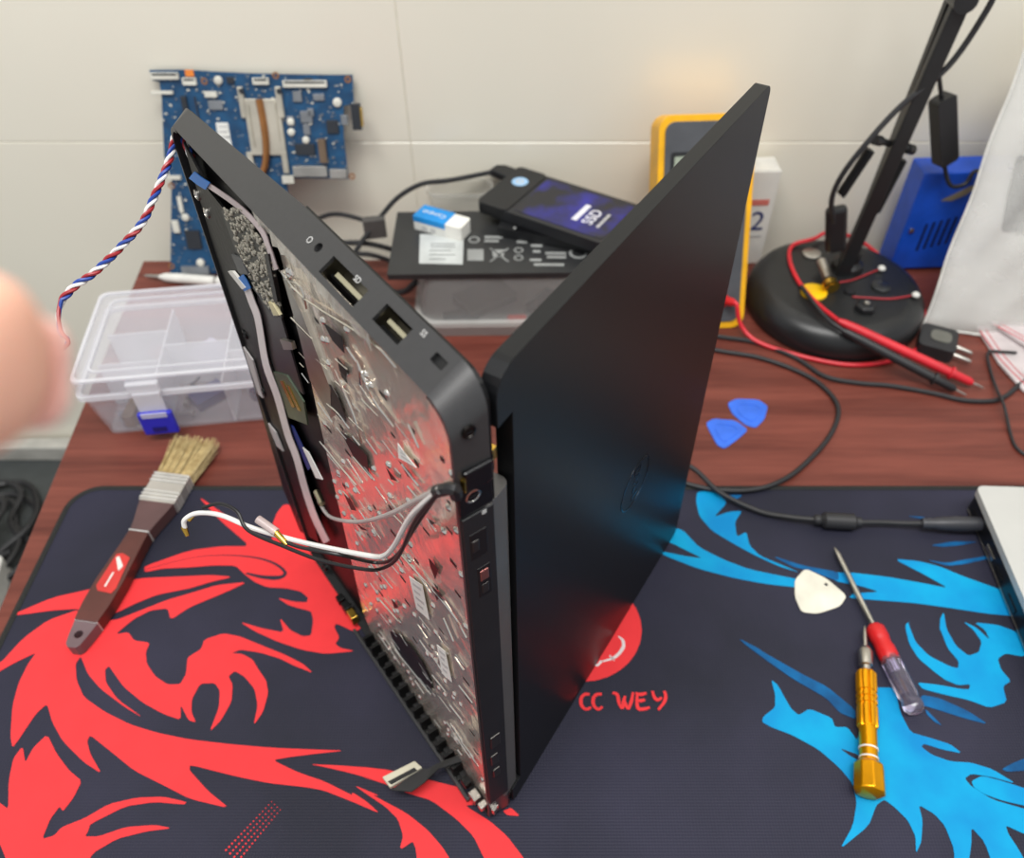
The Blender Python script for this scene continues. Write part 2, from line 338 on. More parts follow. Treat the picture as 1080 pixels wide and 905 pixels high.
BLUES = [
 'F 250,85 330,80 380,120 390,140 330,205 400,180 465,175 430,230 440,300 485,275 500,340 550,390 680,445 740,470 640,440 520,385 420,330 320,270 260,200 245,130',
 'F 390,100 470,100 430,125',
 'F 40,300 100,250 180,265 260,350 380,410 500,455 720,500 850,520 850,550 720,540 580,525 420,495 250,450 110,395 60,370 110,374 200,393 275,402 200,365 130,330',
 'G 0,470 80,470 250,490 420,520 545,545 430,480 285,405 400,415 500,440 620,490 790,550 880,620 880,680 720,665 560,640 380,615 180,600 70,590 90,570 215,562 130,535 0,510',
 'F 610,390 750,435 925,468 925,512 800,465 700,440',
 'G 460,340 560,322 690,322 600,340 520,347', 'G 440,410 540,425 640,405 730,390 730,405 620,430 540,438', 'G 345,200 430,205 430,215',
 'G 342,715 362,703 H 640,-10 668,62 720,115 800,155 830,162 832,135 790,85 765,20 G 503,740 505,690 522,658 535,740 580,820 640,868 690,850 703,800 665,745 615,703 680,735 742,792 720,745 668,708 780,720 860,750 905,790 1000,850 H 1180,70 1080,118 1010,105 980,125 992,165 1030,210 1000,230 1015,290 950,312 870,282 780,262 695,240 675,215 760,225 840,240 872,242 875,222 830,226 780,205 740,175 680,125 645,70 630,10',
 'H 690,262 760,275 870,325 945,375 850,350 740,315 690,300', 'H 705,315 770,380 740,365 710,335',
 'F 450,785 540,830 H 90,100 240,185 330,230 440,320 440,355 380,330 330,275 200,200 100,130 20,70',
 'H 120,205 145,225 195,315 225,340 265,315 350,350 362,385 410,385 450,440 460,300 480,235 590,235 610,330 650,405 720,425 800,450 845,485 770,470 700,448 690,460 730,490 800,515 880,520 960,545 1050,600 960,575 880,562 855,580 880,610 960,660 1080,695 1180,720 1180,830 1080,790 1010,758 1020,790 1060,850 1120,960 980,960 930,820 880,765 880,830 860,960 815,960 815,850 780,760 740,715 680,680 695,740 690,820 670,865 668,800 640,740 590,690 550,660 520,680 490,760 380,850 430,760 445,670 430,600 380,540 300,470 200,415 120,385 85,365 90,345 135,310 135,260',
 'H 880,590 920,570 1000,590 1180,650 1180,705 1000,665 930,640 890,615', 'H 995,545 1040,520 1080,505 1160,490 1140,545 1020,555']
for k, q in enumerate(BLUES): printed('blue_dragon_print', q, M_PB2 if k in (1, 4, 5, 6, 7, 9, 10, 11, 14) else M_PB, 0.00001*k)
printed('dragon_outline', 'H 380,465 450,490 470,520 420,495', M_PD, 0.0002)
# halftone dots
mb = MB()
for i in range(16):
    for k in range(4):
        f = i/15; u = 245+46*f+(k-1.5)*(4.4-1.5*f); v = 902-52*f+(k-1.5)*3.6*(1-0.2*f)
        p = G(u, v); mb.prism(circ(p.x, p.y, 0.0007*(1-0.5*f), 6), -0.0004, 0.0001)
tag(mb.build('halftone_dots', M_PR, mpad), kind='stuff')
# round emblem and lettering
em = printed('round_emblem', '', M_PR, pts=[(615+62*math.cos(a*0.2244), 665+54*math.sin(a*0.2244)) for a in range(28)])
M_PW = mat('mat_print_white', (226, 214, 214), 0.6)
stroke('emblem_claw', 'T 655,252 690,240 712,215 712,195 700,183', (0.001, 0.0022, 0.0026, 0.0022, 0.001), M_PW)
stroke('emblem_claw', 'T 676,235 690,250', (0.0012, 0.0005), M_PW); stroke('emblem_claw', 'T 655,250 640,262 625,240', (0.002, 0.0016, 0.001), M_PW)
LW = 0.0034
for kk, sp in enumerate(('T 622,340 608,341 599,352 600,370 612,381 626,376', 'T 655,340 641,341 632,352 633,370 645,381 657,374',
           'T 684,336 697,342 702,365 710,380', 'T 711,380 714,360 718,345', 'T 714,352 721,372 728,381', 'T 727,381 735,360 740,335',
           'T 752,338 750,358 754,379 772,380 785,376', 'T 746,338 762,341 776,337', 'T 752,357 762,358 772,355',
           'T 792,332 797,348 806,356 818,350', 'T 824,332 828,345 824,362 808,383')):
    stroke('lettering', sp, (LW*0.55, LW*0.75, LW*0.5), M_PR, 0.00022+0.00003*kk)
# ================================================================== the opened laptop standing on its side
W, DB, TB, TZ = 0.3765, 0.2565, 0.0145, 0.0083
M_CASE = mat('charcoal_case', (50, 50, 51), 0.38, var=0.03, scale=400, bump=0.04, bscale=1500)
M_LID = mat('black_lid_paint', (19, 20, 22), 0.38, var=0.02, scale=300, bump=0.015, bscale=1800, spec=0.22)
M_BRK = mat('black_bracket', (9, 9, 10), 0.42, bump=0.1, bscale=300, spec=0.25)
def platemat():
    m = bpy.data.materials.new('keyboard_plate_metal'); m.use_nodes = True; N = m.node_tree.nodes; K = m.node_tree.links; p = N['Principled BSDF']
    p.inputs['Metallic'].default_value = 0.80; p.inputs['Roughness'].default_value = 0.2; p.inputs['Base Color'].default_value = (*lin((252, 240, 224)), 1)
    tc = N.new('ShaderNodeTexCoord'); n1 = N.new('ShaderNodeTexNoise'); n1.inputs['Scale'].default_value = 55; n1.inputs['Detail'].default_value = 3; n1.inputs['Distortion'].default_value = 1.0; K.new(tc.outputs['Object'], n1.inputs['Vector'])
    vo = N.new('ShaderNodeTexVoronoi'); vo.inputs['Scale'].default_value = 75; K.new(tc.outputs['Object'], vo.inputs['Vector'])
    ad = N.new('ShaderNodeMath'); ad.operation = 'MULTIPLY_ADD'; ad.inputs[1].default_value = 0.5; K.new(vo.outputs[0], ad.inputs[0]); K.new(n1.outputs[0], ad.inputs[2])
    bm = N.new('ShaderNodeBump'); bm.inputs['Strength'].default_value = 0.30; bm.inputs['Distance'].default_value = 0.0022; K.new(ad.outputs[0], bm.inputs['Height']); K.new(bm.outputs[0], p.inputs['Normal'])
    return m
M_PLATE = platemat()
lap = thing('laptop', 'opened black laptop standing on its side with bottom cover removed', 'laptop', (BO.x, BO.y, 0))
lap.location.z = 0.0004
# perimeter of the base in (s, z): rear-top corner is widely rounded
def ring(ins_top, ins_bot, ins_front, rr, ins_rear=0.0):
    return rrect(ins_rear, DB-ins_front, ins_bot, W-ins_top, [0.0118, rr, 0.004, 0.008], 7)
o0 = ring(TZ, 0.003, 0.003, 0.013, 0.0006); o1 = ring(0, 0, 0, 0.014)
i0 = ring(TZ+0.0016, 0.0045, 0.0045, 0.0125, 0.0022); i1 = ring(0.0016, 0.0015, 0.0015, 0.0135, 0.0016)
n = len(o0); TOPK = None
mb = MB()
def tf_(s): return 1.0 if s < 0.13 else 1.0-0.34*min(1.0, (s-0.13)/(DB-0.13))
def fr_(s, z, a):           # outer rim point; the wedge thins towards the front
    f = tf_(s); return B(s, TB*f, z if z < W/2 else z-TZ*(1-f))
vs = [B(s, 0, z) for s, z in o0]+[fr_(s, z, 0) for s, z in o1]+[fr_(s, z, 0) for s, z in i1]+[B(s, 0, z) for s, z in i0]; fs = []
# corner order of rrect: front-top 0..7, rear-top 8..15, rear-bottom, front-bottom; the straight run 7->8 is the port side
for i in range(n):
    j = (i+1) % n
    if i == 7: continue
    for a in range(4):
        b = (a+1) % 4; fs.append((a*n+i, a*n+j, b*n+j, b*n+i))
mb.add(vs, fs, True)
frm = mb.build('base_frame', M_CASE, lap, ang=30)
# port side panel with real openings
pa, pb_ = B(0, 0, W-TZ), B(0, TB, W)
py = (pb_-pa); PWID = py.length; PF = frame(pa, BD, py); PFi = PF.inverted(); pn = V(PF.col[2][:3])
if pn.z < 0: PF = frame(pa, -BD, py); PFi = PF.inverted(); pn = V(PF.col[2][:3])
def sp(u, v):
    q = PFi @ hit(u, v, pa, pn); return (q.x, q.y)
sgn = 1 if (PF.to_3x3() @ V((1, 0, 0))).dot(BD) > 0 else -1
def para(c, hs, hq): return [(c[0]-hs, c[1]-hq), (c[0]+hs, c[1]-hq), (c[0]+hs, c[1]+hq), (c[0]-hs, c[1]+hq)]
h_jack = circ(*sp(336, 262), 0.0021, 14)
c1 = sp(359, 300); c2 = sp(416.5, 339.5); c3 = sp(463, 382)
holes = [h_jack, para((c1[0], PWID*0.40), 0.0135, PWID*0.25), para((c2[0], PWID*0.50), 0.0088, PWID*0.23), rrect(c3[0]-0.0036, c3[0]+0.0036, c3[1]-0.0018, c3[1]+0.0018, 0.0006, 3)]
s0, s1 = sgn*0.0136, sgn*(DB-0.0115)
pnl = MB(PF).prism([(s0, 0), (s1, 0), (s1, PWID*tf_(abs(s1))), (sgn*0.13, PWID), (s0, PWID)], -0.0016, 0, holes).build('port_side_panel', M_CASE, lap)
M_PORT = mat('port_shell', (120, 116, 104), 0.3, metal=1.0); M_DARK = mat('socket_dark', (9, 9, 10), 0.4)
jk = MB(PF).lathe([(0.0021, -0.0065), (0.0021, -0.0015)], 14); 
for p in jk.v[:]: pass
tq = PF @ Matrix.Translation((sp(336, 262)[0], sp(336, 262)[1], 0))
MB(tq).lathe([(0.0023, -0.006), (0.0023, -0.0016)], 14).build('audio_socket', M_DARK, lap)
def socket(c, hs, hq, nm):
    f = PF @ Matrix.Translation((c[0], c[1], 0))
    s = MB(f); s.box(-hs-0.0006, hs+0.0006, -hq-0.0003, hq+0.0003, -0.0105, -0.0098); s.box(-hs-0.0006, -hs, -hq, hq, -0.0105, -0.0016); s.box(hs, hs+0.0006, -hq, hq, -0.0105, -0.0016)
    o = s.build(nm, M_PORT, lap); MB(f).box(-hs*0.75, hs*0.75, -hq*0.25, hq*0.2, -0.0098, -0.004).build('tongue', mat('tongue_tan', (150, 145, 120), 0.5), o)
socket((c1[0], PWID*0.40), 0.0135, PWID*0.25, 'card_socket'); socket((c2[0], PWID*0.50), 0.0088, PWID*0.23, 'usb_socket')
MB(PF @ Matrix.Translation((c3[0], c3[1], 0))).box(-0.0042, 0.0042, -0.0024, 0.0024, -0.006, -0.0017).build('lock_slot_well', M_DARK, lap)
def ptext(b, u, v, size):
    c = sp(u, v); f = PF @ Matrix.Translation((c[0], c[1], 0.00005)) @ Matrix.Rotation(math.pi if sgn > 0 else 0, 4, 'Z')
    text(b, f, size, INK, 'port_marking', lap, 0.00005)
ptext('SD', 377, 296, 0.0034); ptext('SS', 447, 353, 0.0032)
hp = sp(327, 254)
mbq = MB(PF @ Matrix.Translation((hp[0], hp[1], 0.00005)))
mbq.prism(circ(0, 0, 0.0015, 14), 0, 0.0001, [circ(0, 0, 0.0011, 12)]); mbq.build('headphone_marking', INK, lap)
# keyboard deck (faces into the V)
dk = MB(frame(B(0, TB, 0), BD, (0, 0, 1)))
dk.prism(rrect(0.001, 0.13, 0.001, W-0.001, [0.0002, 0.011, 0.003, 0.0002], 6), 0.0, 0.0016); dk.prism(rrect(0.13, DB-0.001, 0.001, W-0.0045, [0.010, 0.0002, 0.0002, 0.007], 6), 0.0, 0.0016)
for p in dk.v: p += BN*(TB*(1-tf_((p-BO).dot(BD))))
dk.build('palm_rest_deck', M_BRK, lap)
kb = MB(frame(B(0, TB, 0), BD, (0, 0, 1))).prism(rrect(0.02, 0.125, 0.03, W-0.03, 0.003), -0.0008, 0.0).build('keyboard_bed', M_DARK, lap)
M_KEY = mat('keycap', (30, 30, 32), 0.5)
kf = frame(B(0, TB, 0), BD, (0, 0, 1)); zdir = -0.0026
keym = None
for r in range(6):
    for c in range(15):
        s = 0.0225+r*0.0172; z = 0.034+c*0.0207
        if keym is None:
            o = MB(kf).box(s, s+0.0145, z, z+0.0178, zdir, -0.0008).build('key', M_KEY, lap, bevel=0.0006, seg=1); keym = o; k0 = (s, z)
        else:
            o = keym.copy(); COL.objects.link(o); d = BD*(s-k0[0])+V((0, 0, z-k0[1])); o.location = d; o.parent = lap
tp_ = MB(kf).prism(rrect(0.155, 0.235, 0.12, 0.25, 0.003), -0.0006, 0.0)
for p in tp_.v: p += BN*(TB*(1-tf_((p-BO).dot(BD))))
tp_.build('touchpad', M_BRK, lap)
# ---------------- inside of the base
T0 = 0.0035
def bslab(name, px, m, t=T0, th=0.0008, sub=None):      # px polygon laid on the inner plane, thickness towards the open side
    poly = [BP(u, v, t) for u, v in px]
    return MB().slab(poly, BN, th).build(name, m, sub or lap)
pf = frame(B(0, T0, 0), BD, (0, 0, 1))
plate_poly = [(0.0025, 0.012), (0.0025, 0.356), (0.012, 0.364), (0.14, 0.3655), (0.142, 0.30), (0.150, 0.22), (0.158, 0.12), (0.165, 0.03), (0.158, 0.008), (0.02, 0.006)]
plate = MB(pf).prism(plate_poly, 0.0, 0.0012).build('keyboard_back_plate', M_PLATE, lap)
tag(plate, 'shiny dimpled metal plate behind the keyboard')
MB(pf).prism(rrect(0.004, DB-0.005, 0.005, W-0.0105, 0.008), 0.0030, 0.0045).build('black_inner_tray', M_BRK, lap)
# bright rivets, ridges and dark openings on the plate
mb = MB()
random.seed(3)
for i in range(110):
    s = 0.008+0.145*random.random(); z = 0.02+0.33*random.random()
    mb.xf = frame(B(s, T0, z), BD, (0, 0, 1)) @ Matrix.Rotation(math.pi, 4, 'X')
    mb.lathe([(0.0019, 0), (0.0016, 0.0006), (0.0008, 0.0010), (0.0, 0.0011)], 8, False)
tag(mb.build('rivets', CHROME, lap), kind='stuff')
def zp(ox, oy, sc, pts): return [(ox+x*sc, oy+y*sc) for x, y in pts]
Z5 = lambda p: zp(300, 380, 200/905, p)
Z4 = lambda p: zp(220, 280, 200/823, p)
Z6 = lambda p: zp(300, 560, 220/642, p)
Z3 = lambda p: zp(160, 90, 160/690, p)
ZW = lambda p: zp(180, 430, 380/1080, p)
for q in (Z5([(190,110),(225,120),(260,180),(300,295),(270,285),(205,205)]), Z5([(270,340),(330,390),(395,455),(405,545),(330,460)]), Z5([(285,640),(310,655),(345,720),(320,715)]),
          Z5([(488,515),(540,580),(510,570)]), Z4([(500,250),(580,310),(592,385),(540,330)]), Z4([(560,400),(600,450),(600,490),(570,460)]),
          Z5([(545,478),(600,540),(625,580),(590,555)]), Z5([(345,780),(400,815),(370,810)]), Z5([(690,760),(720,780),(700,790)]), Z6([(445,85),(475,120),(465,150),(450,110)]), Z6([(455,170),(485,200),(470,215)]),
          Z6([(330,210),(352,235),(340,240)])):
    bslab('plate_opening', q, M_DARK, T0-0.0012, 0.0002)
bslab('plate_opening', Z6([(325,308),(350,318),(390,355),(425,405),(450,460),(455,500),(430,480),(380,420),(340,355)]), M_DARK, T0-0.0012, 0.0002)
def ridge(pts, r=0.0005, m=CHROME): MB().tube([BP(u, v, T0-0.0014) for u, v in pts], r, 6, 3).build('stamped_ridge', m, lap)
for q in (Z5([(205,210),(260,260),(310,330)]), Z5([(330,465),(420,570)]), Z5([(560,500),(640,605)]), Z5([(170,390),(250,490),(345,600)]), Z5([(345,5),(420,180),(520,320)]), Z5([(240,50),(330,260),(370,400)]),
          Z6([(340,365),(400,440),(452,505)]), Z6([(355,70),(440,165),(520,260),(560,330)]), Z6([(295,215),(352,280)]), Z4([(300,10),(420,150),(700,330),(815,450)]), Z4([(600,360),(650,440),(660,520)]), Z5([(590,310),(640,420)]),
          Z4([(330,60),(400,95),(425,190)]), Z4([(360,230),(450,320)]), Z6([(490,270),(520,340)])):
    ridge(q)
random.seed(31); mb = MB(); mk = MB(pf)
for i in range(85):
    s = 0.01+0.138*random.random(); z = 0.025+0.325*random.random(); ln = random.uniform(0.004, 0.016); dz = random.uniform(-0.3, 0.3)
    mb.tube([B(s, T0-0.0013, z), B(s+ln, T0-0.0013, z+ln*dz)], random.uniform(0.0002, 0.00045), 5, 1)
tag(mb.build('fine_ridges', CHROME, lap), kind='stuff')
for r in range(7):
    for c in range(15):
        s = 0.014+r*0.0195+random.uniform(-0.002, 0.002); z = 0.03+c*0.0215+random.uniform(-0.002, 0.002)
        if random.random() < 0.55: mk.box(s, s+random.uniform(0.002, 0.006), z, z+random.uniform(0.001, 0.003), -0.00015, 0.0005)
tag(mk.build('key_slots', M_DARK, lap), kind='stuff')
# film lip along the port side, stickers
M_FILM = mat('clear_film', (215, 212, 200), 0.15, alpha=0.55, bump=0.5, bscale=120)
mb = MB(); row0 = []; row1 = []
for i in range(25):
    s = 0.055+0.10*i/24; row0.append(B(s, 0.0008, W-TZ-0.001)); row1.append(B(s, 0.0005+0.0015*random.random(), W-TZ-0.007-0.004*random.random()))
mb.add(row0+row1, [(i, i+1, 26+i, 25+i) for i in range(24)]); 
fo = mb.build('plastic_film', M_FILM, lap); sm = fo.modifiers.new('t', 'SOLIDIFY'); sm.thickness = 0.0003
def sticker(px, lines=4):
    s = bslab('paper_sticker', px, PAPER, T0-0.0012, 0.0003)
    a, b, c, d = [V((*q, 0)) for q in px]
    for k in range(lines):
        f0, f1 = (k+0.7)/(lines+0.8), (k+1.1)/(lines+0.8)
        qs = [a.lerp(d, f0).lerp(b.lerp(c, f0), 0.15), a.lerp(d, f0).lerp(b.lerp(c, f0), 0.8-0.2*(k % 2)), a.lerp(d, f1).lerp(b.lerp(c, f1), 0.8-0.2*(k % 2)), a.lerp(d, f1).lerp(b.lerp(c, f1), 0.15)]
        bslab('print_line', [(q.x, q.y) for q in qs], INK, T0-0.0015, 0.0001, s)
sticker(Z6([(385,140),(425,168),(447,275),(408,240)])); sticker(Z6([(470,350),(496,372),(516,466),(486,438)])); sticker(Z5([(543,398),(572,440),(632,515),(548,468)]), 3)
# black front brackets, touch-pad support, little boards
bslab('black_bracket', [(196,150),(222,200),(240,222),(262,300),(300,420),(320,500),(338,572),(318,560),(300,515),(276,430),(247,325),(228,262)], M_BRK, 0.0030, 0.0012)
bslab('touchpad_support', [(273,312),(298,333),(322,416),(288,389)], mat('dark_brown_sheet', (42, 36, 38), 0.35), T0, 0.0010)
bslab('steel_shield', [(300,285),(322,330),(352,410),(352,440),(330,400),(318,350)], STEEL, T0, 0.0016)
M_PCBK = mat('black_board', (30, 32, 30), 0.4)
iob_px = [(236,222),(256,220),(280,258),(289,270),(300,335),(290,334),(268,302),(250,262)]
iob = bslab('audio_board', iob_px, M_PCBK, T0-0.001, 0.0012)
random.seed(11)
mb = MB()
def inpoly(x, y, P):
    r = False
    for i in range(len(P)):
        (x1, y1), (x2, y2) = P[i-1], P[i]
        if (y1 > y) != (y2 > y) and x < (x2-x1)*(y-y1)/(y2-y1)+x1: r = not r
    return r
cnt = 0
while cnt < 300:
    u = 236+66*random.random(); v = 220+116*random.random()
    if not inpoly(u, v, iob_px) or not inpoly(u+2, v+2, iob_px): continue
    p = BP(u, v, T0-0.0022); f = frame(p, BD, (0, 0, 1)); a = 0.0005+0.0009*random.random(); mb.xf = f; mb.box(-a, a, -a*0.6, a*0.6, -0.0008, 0.0001); cnt += 1
tag(mb.build('board_components', mat('tinned_parts', (205, 200, 184), 0.4, metal=0.3, col2=(96, 92, 84), scale=500), iob), kind='stuff')
bslab('chip', [(246,268),(256,272),(264,290),(254,288)], mat('chip_grey', (70, 72, 74), 0.4), T0-0.0022, 0.001, iob)
bslab('white_connector', [(243,286),(248,286),(262,303),(258,305)], WHT, T0-0.0022, 0.0014, iob)
bslab('cream_connector', [(286,318),(291,320),(298,332),(292,332)], mat('cream_plastic', (200, 190, 150), 0.5), T0-0.0022, 0.0016, iob)
bslab('board_edge_slot', [(282,268),(286,268),(296,318),(292,318)], M_DARK, T0-0.0022, 0.0014, iob)
gb = bslab('touchpad_board', [(290,392),(304,396),(322,424),(326,448),(306,440)], mat('green_board', (70, 84, 66), 0.35), T0-0.001, 0.001)
for q in ([(296,402),(299,402),(312,430),(309,430)], [(303,406),(306,408),(318,434),(315,433)]): bslab('contact_strip', q, BRASS, T0-0.002, 0.0005, gb)
bslab('dark_blue_label', [(305,446),(310,450),(330,492),(326,496)], PBL, T0-0.0002, 0.0008)
bslab('small_sticker', [(320,472),(326,477),(341,506),(334,504)], PAPER, T0-0.001, 0.0006)
bslab('silver_bracket', [(299,357),(311,360),(313,368),(303,368)], STEEL, T0-0.0012, 0.002)
def ribbon(name, px, wpx, m, t=T0-0.0022):
    pts = smooth_path([V((u, v, 0)) for u, v in px], 5); n = len(pts); A = []; Bq = []
    for i, p in enumerate(pts):
        d = (pts[min(i+1, n-1)]-pts[max(i-1, 0)]).normalized(); q = V((-d.y, d.x, 0))*wpx/2
        A.append(BP(p.x+q.x, p.y+q.y, t)); Bq.append(BP(p.x-q.x, p.y-q.y, t))
    mb = MB()
    mb.add(A+Bq+[p+BN*0.0004 for p in A]+[p+BN*0.0004 for p in Bq], [(i, i+1, n+i+1, n+i) for i in range(n-1)]+[(2*n+i, 3*n+i, 3*n+i+1, 2*n+i+1) for i in range(n-1)])
    return mb.build(name, m, lap)
M_RIB = mat('white_ribbon', (214, 206, 204), 0.4); M_TAB = mat('blue_tab', (20, 110, 190), 0.45)
ribbon('ribbon_cable', [(259,298),(266,318),(273,338),(281,384),(293,418),(304,458),(313,482),(322,515),(332,545),(345,572)], 7, M_RIB)
ribbon('ribbon_cable', [(204,186),(222,197),(253,219),(276,243),(284,262),(292,285)], 5, mat('pinkish_ribbon', (196, 182, 182), 0.4))
ribbon('ribbon_tab', [(203,185),(212,192),(220,197)], 9, M_TAB, T0-0.003); ribbon('ribbon_tab', [(254,292),(258,298),(262,306)], 8, M_TAB, T0-0.003)
# front wall clips, bosses
for u, v in ((212, 205), (222, 224), (262, 352), (281, 412), (296, 470), (318, 545), (345, 598), (372, 640)):
    MB(frame(BP(u, v, 0.0035), BD, (0, 0, 1)) @ Matrix.Rotation(math.pi, 4, 'X')).lathe([(0.003, 0), (0.003, 0.0025), (0.0018, 0.003), (0.0016, 0.0018)], 12).build('screw_boss', M_BRK if v > 300 else STEEL, lap)
for px in ([(258,366),(268,380),(279,420),(272,414)], [(283,445),(292,456),(300,476),(293,470)]): bslab('pale_foam_pad', px, mat('foam_pad', (176, 172, 170), 0.7), 0.0012, 0.001)
# ---------------- bottom side vent (its fins are seen from inside)
for k in range(13):
    s = 0.036+k*0.0098
    MB(frame(B(s, -0.0035, 0.0012), BD, (0, 0, 1))).box(0, 0.0022, 0, 0.014, -0.0005, 0.0065).build('vent_fin', M_BRK, lap)
MB(frame(B(0.018, -0.0045, 0.0003), BD, (0, 0, 1))).box(0, 0.155, 0, 0.0035, -0.0012, 0.0012).build('vent_rail', M_CASE, lap, bevel=0.0005)
MB(frame(B(0.033, -0.0030, 0.0003), BD, (0, 0, 1))).box(0, 0.131, 0, 0.001, 0.0, 0.0065).build('vent_floor', M_DARK, lap)
for s, z, a, m in ((0.175, 0.004, 0.006, BRASS), (0.186, 0.004, 0.005, M_BRK), (0.197, 0.003, 0.004, M_BRK), (0.012, 0.004, 0.005, STEEL), (0.022, 0.010, 0.004, M_BRK), (0.004, 0.012, 0.003, STEEL)):
    MB(frame(B(s, -0.002, z), BD, (0, 0, 1))).box(0, a*1.5, 0, a*1.6, -0.0015, 0.004).build('corner_clip', m, lap, bevel=0.0006)
# ---------------- rear wall details
RF = frame(B(0, 0, 0), -BN, (0, 0, 1))       # x across the thickness, y up, z outwards (towards -s)
if V(RF.col[2][:3]).dot(BD) > 0: RF = frame(B(0, 0, 0), BN, (0, 0, 1))
RFi = RF.inverted(); rn = V(RF.col[2][:3])
def rp2(u, v): q = RFi @ hit(u, v, B(-0.0002, 0, 0), rn); return q.x, q.y
def rscrew(u, v, r, m):
    x, y = rp2(u, v); o = MB(RF @ Matrix.Translation((x, y, 0))).lathe([(r*1.25, -0.0006), (r*1.25, 0.0004), (r, 0.0005), (r*0.9, 0.0001), (0.0, 0.0001)], 16, False).build('rear_screw', m, lap)
    MB(RF @ Matrix.Translation((x, y, 0.0002))).box(-r*0.6, r*0.6, -r*0.14, r*0.14, 0, 0.0003).build('screw_slot', M_DARK, o)
rscrew(495, 457, 0.0022, mat('dark_steel', (60, 58, 56), 0.3, metal=1.0)); rscrew(499, 524, 0.0026, CHROME)
for u, v in ((511, 671), (518, 752)): rscrew(u, v, 0.0012, M_DARK)
def rbox(name, u0, v0, u1, v1, h, m, hw=None):
    (xa, ya), (xb, yb) = rp2(u0, v0), rp2(u1, v1)
    if hw: xm = (xa+xb)/2; xa, xb = xm-hw, xm+hw
    return MB(RF).box(min(xa, xb), max(xa, xb), min(ya, yb), max(ya, yb), -0.0005, h).build(name, m, lap, bevel=min(0.0005, h*0.4))
x_a = 0.0 if True else 0
sx = 1 if rp2(510, 500)[0] > rp2(490, 500)[0] else -1
def rb(name, z0, z1, f0, f1, h, m): 
    xs = sorted((sx*TB*f0, sx*TB*f1)); return MB(RF).box(xs[0], xs[1], z0, z1, -0.0006, h).build(name, m, lap, bevel=min(0.0006, h*0.45))
zz = lambda v: rp2(503, v)[1]
M_GUN = mat('gunmetal', (84, 82, 80), 0.35, metal=0.9)
rb('hinge_bracket', zz(512), zz(491), 0.2, 1.0, 0.0016, BLKS); rb('hinge_bracket', zz(538), zz(514), 0.02, 1.0, 0.0003, BLKS)
rb('rear_cover_strip', 0.030, zz(541), 0.04, 1.0, 0.0007, BLK)
rb('power_socket', zz(588), zz(560), 0.2, 0.75, 0.0009, M_DARK)
ps = rb('power_socket_shell', zz(580), zz(568), 0.25, 0.48, 0.0012, M_GUN)
rb('indicator_window', zz(632), zz(600), 0.35, 0.8, 0.0009, M_DARK); rb('indicator_chip', zz(615), zz(604), 0.42, 0.72, 0.0012, mat('rose_metal', (170, 110, 104), 0.3, metal=0.8)); rb('indicator_chip', zz(629), zz(619), 0.45, 0.7, 0.0011, M_GUN)
rb('marking', zz(546), zz(541.5), 0.62, 0.78, 0.00085, INK)
for v0, v1, f0, f1 in ((800, 788, 0.3, 0.75), (818, 808, 0.25, 0.6), (832, 824, 0.3, 0.65)): rb('corner_latch', zz(v0), zz(v1), f0, f1, 0.0014, M_GUN)
# ---------------- hinge and lid
HB = MB(frame(L(-0.0135, 0.0005, 0), LD, LN*-1))
hbar = MB(frame(L(-0.0125, 0.001, 0.024), LD, -LN)); 
hx = frame(L(-0.0125, 0.001, 0.024), LD, -LN); dirz = V(hx.col[2][:3]).z
hb = MB(hx).prism(rrect(0, 0.0165, 0, 0.0105, 0.0038, 5), 0, dirz*0.292).build('hinge_cover', mat('hinge_grey', (84, 82, 80), 0.34, var=0.04, bump=0.03, bscale=800), lap, bevel=0.001)
for z in (0.335, 0.014):
    MB(axis_frame(L(-0.006, 0.006, z-0.014), L(-0.006, 0.006, z+0.011))).lathe([(0.0034, 0), (0.0034, 0.008), (0.0040, 0.0085), (0.0040, 0.014), (0.0030, 0.0145), (0.0030, 0.025)], 16).build('hinge_barrel', STEEL if z < 0.1 else mat('oily_steel', (150, 138, 118), 0.25, metal=1.0), lap)
    MB(frame(L(-0.012, 0.005, z-0.004), LD, (0, 0, 1))).box(-0.008, 0.012, 0, 0.006, -0.001, 0.001).build('hinge_leaf', BRASS if z > 0.1 else STEEL, lap)
W2, DL = 0.3757, 0.2495
LFm = frame(L(0, 0, 0), LD, (0, 0, 1)); lz = V(LFm.col[2][:3]).dot(-LN)   # local z -> -LN (inwards) if positive
lo_ = rrect(-0.0045, DL, 0.0, W2, [0.006, 0.011, 0.006, 0.006], 6)
# notch for the hinge cover on the rear edge
lo_poly = []
for (x, y) in lo_: lo_poly.append((x, y))
k = max(i for i, (x, y) in enumerate(lo_poly) if x < 0.0 and y > W2/2)
lo_poly[k+1:k+1] = [(-0.0045, 0.352), (0.0050, 0.352), (0.0050, 0.022), (-0.0045, 0.022)]
lid = MB(LFm).prism(lo_poly, 0, lz*0.0072).build('lid', M_LID, lap, bevel=0.0026, seg=4)
MB(LFm).prism(rrect(0.006, DL-0.004, 0.004, W2-0.004, 0.004), lz*0.0070, lz*0.0082).build('screen_bezel', BLK, lap)
MB(LFm).prism(rrect(0.026, DL-0.012, 0.015, W2-0.015, 0.001), lz*0.0080, lz*0.0084).build('screen', BLKS, lap)
M_LOGO = mat('dark_chrome_logo', (70, 74, 78), 0.2, metal=1.0)
lc = Matrix.Translation((0.137, 0.178, 0)); lf = LFm @ lc
MB(lf).prism(circ(0, 0, 0.0188, 40), lz*0.001, -lz*0.00025, [circ(0, 0, 0.0176, 40)]).build('logo_ring', M_LOGO, lid)
tf = frame(L(0.137, -0.0001, 0.178), (0, 0, -1), LD)
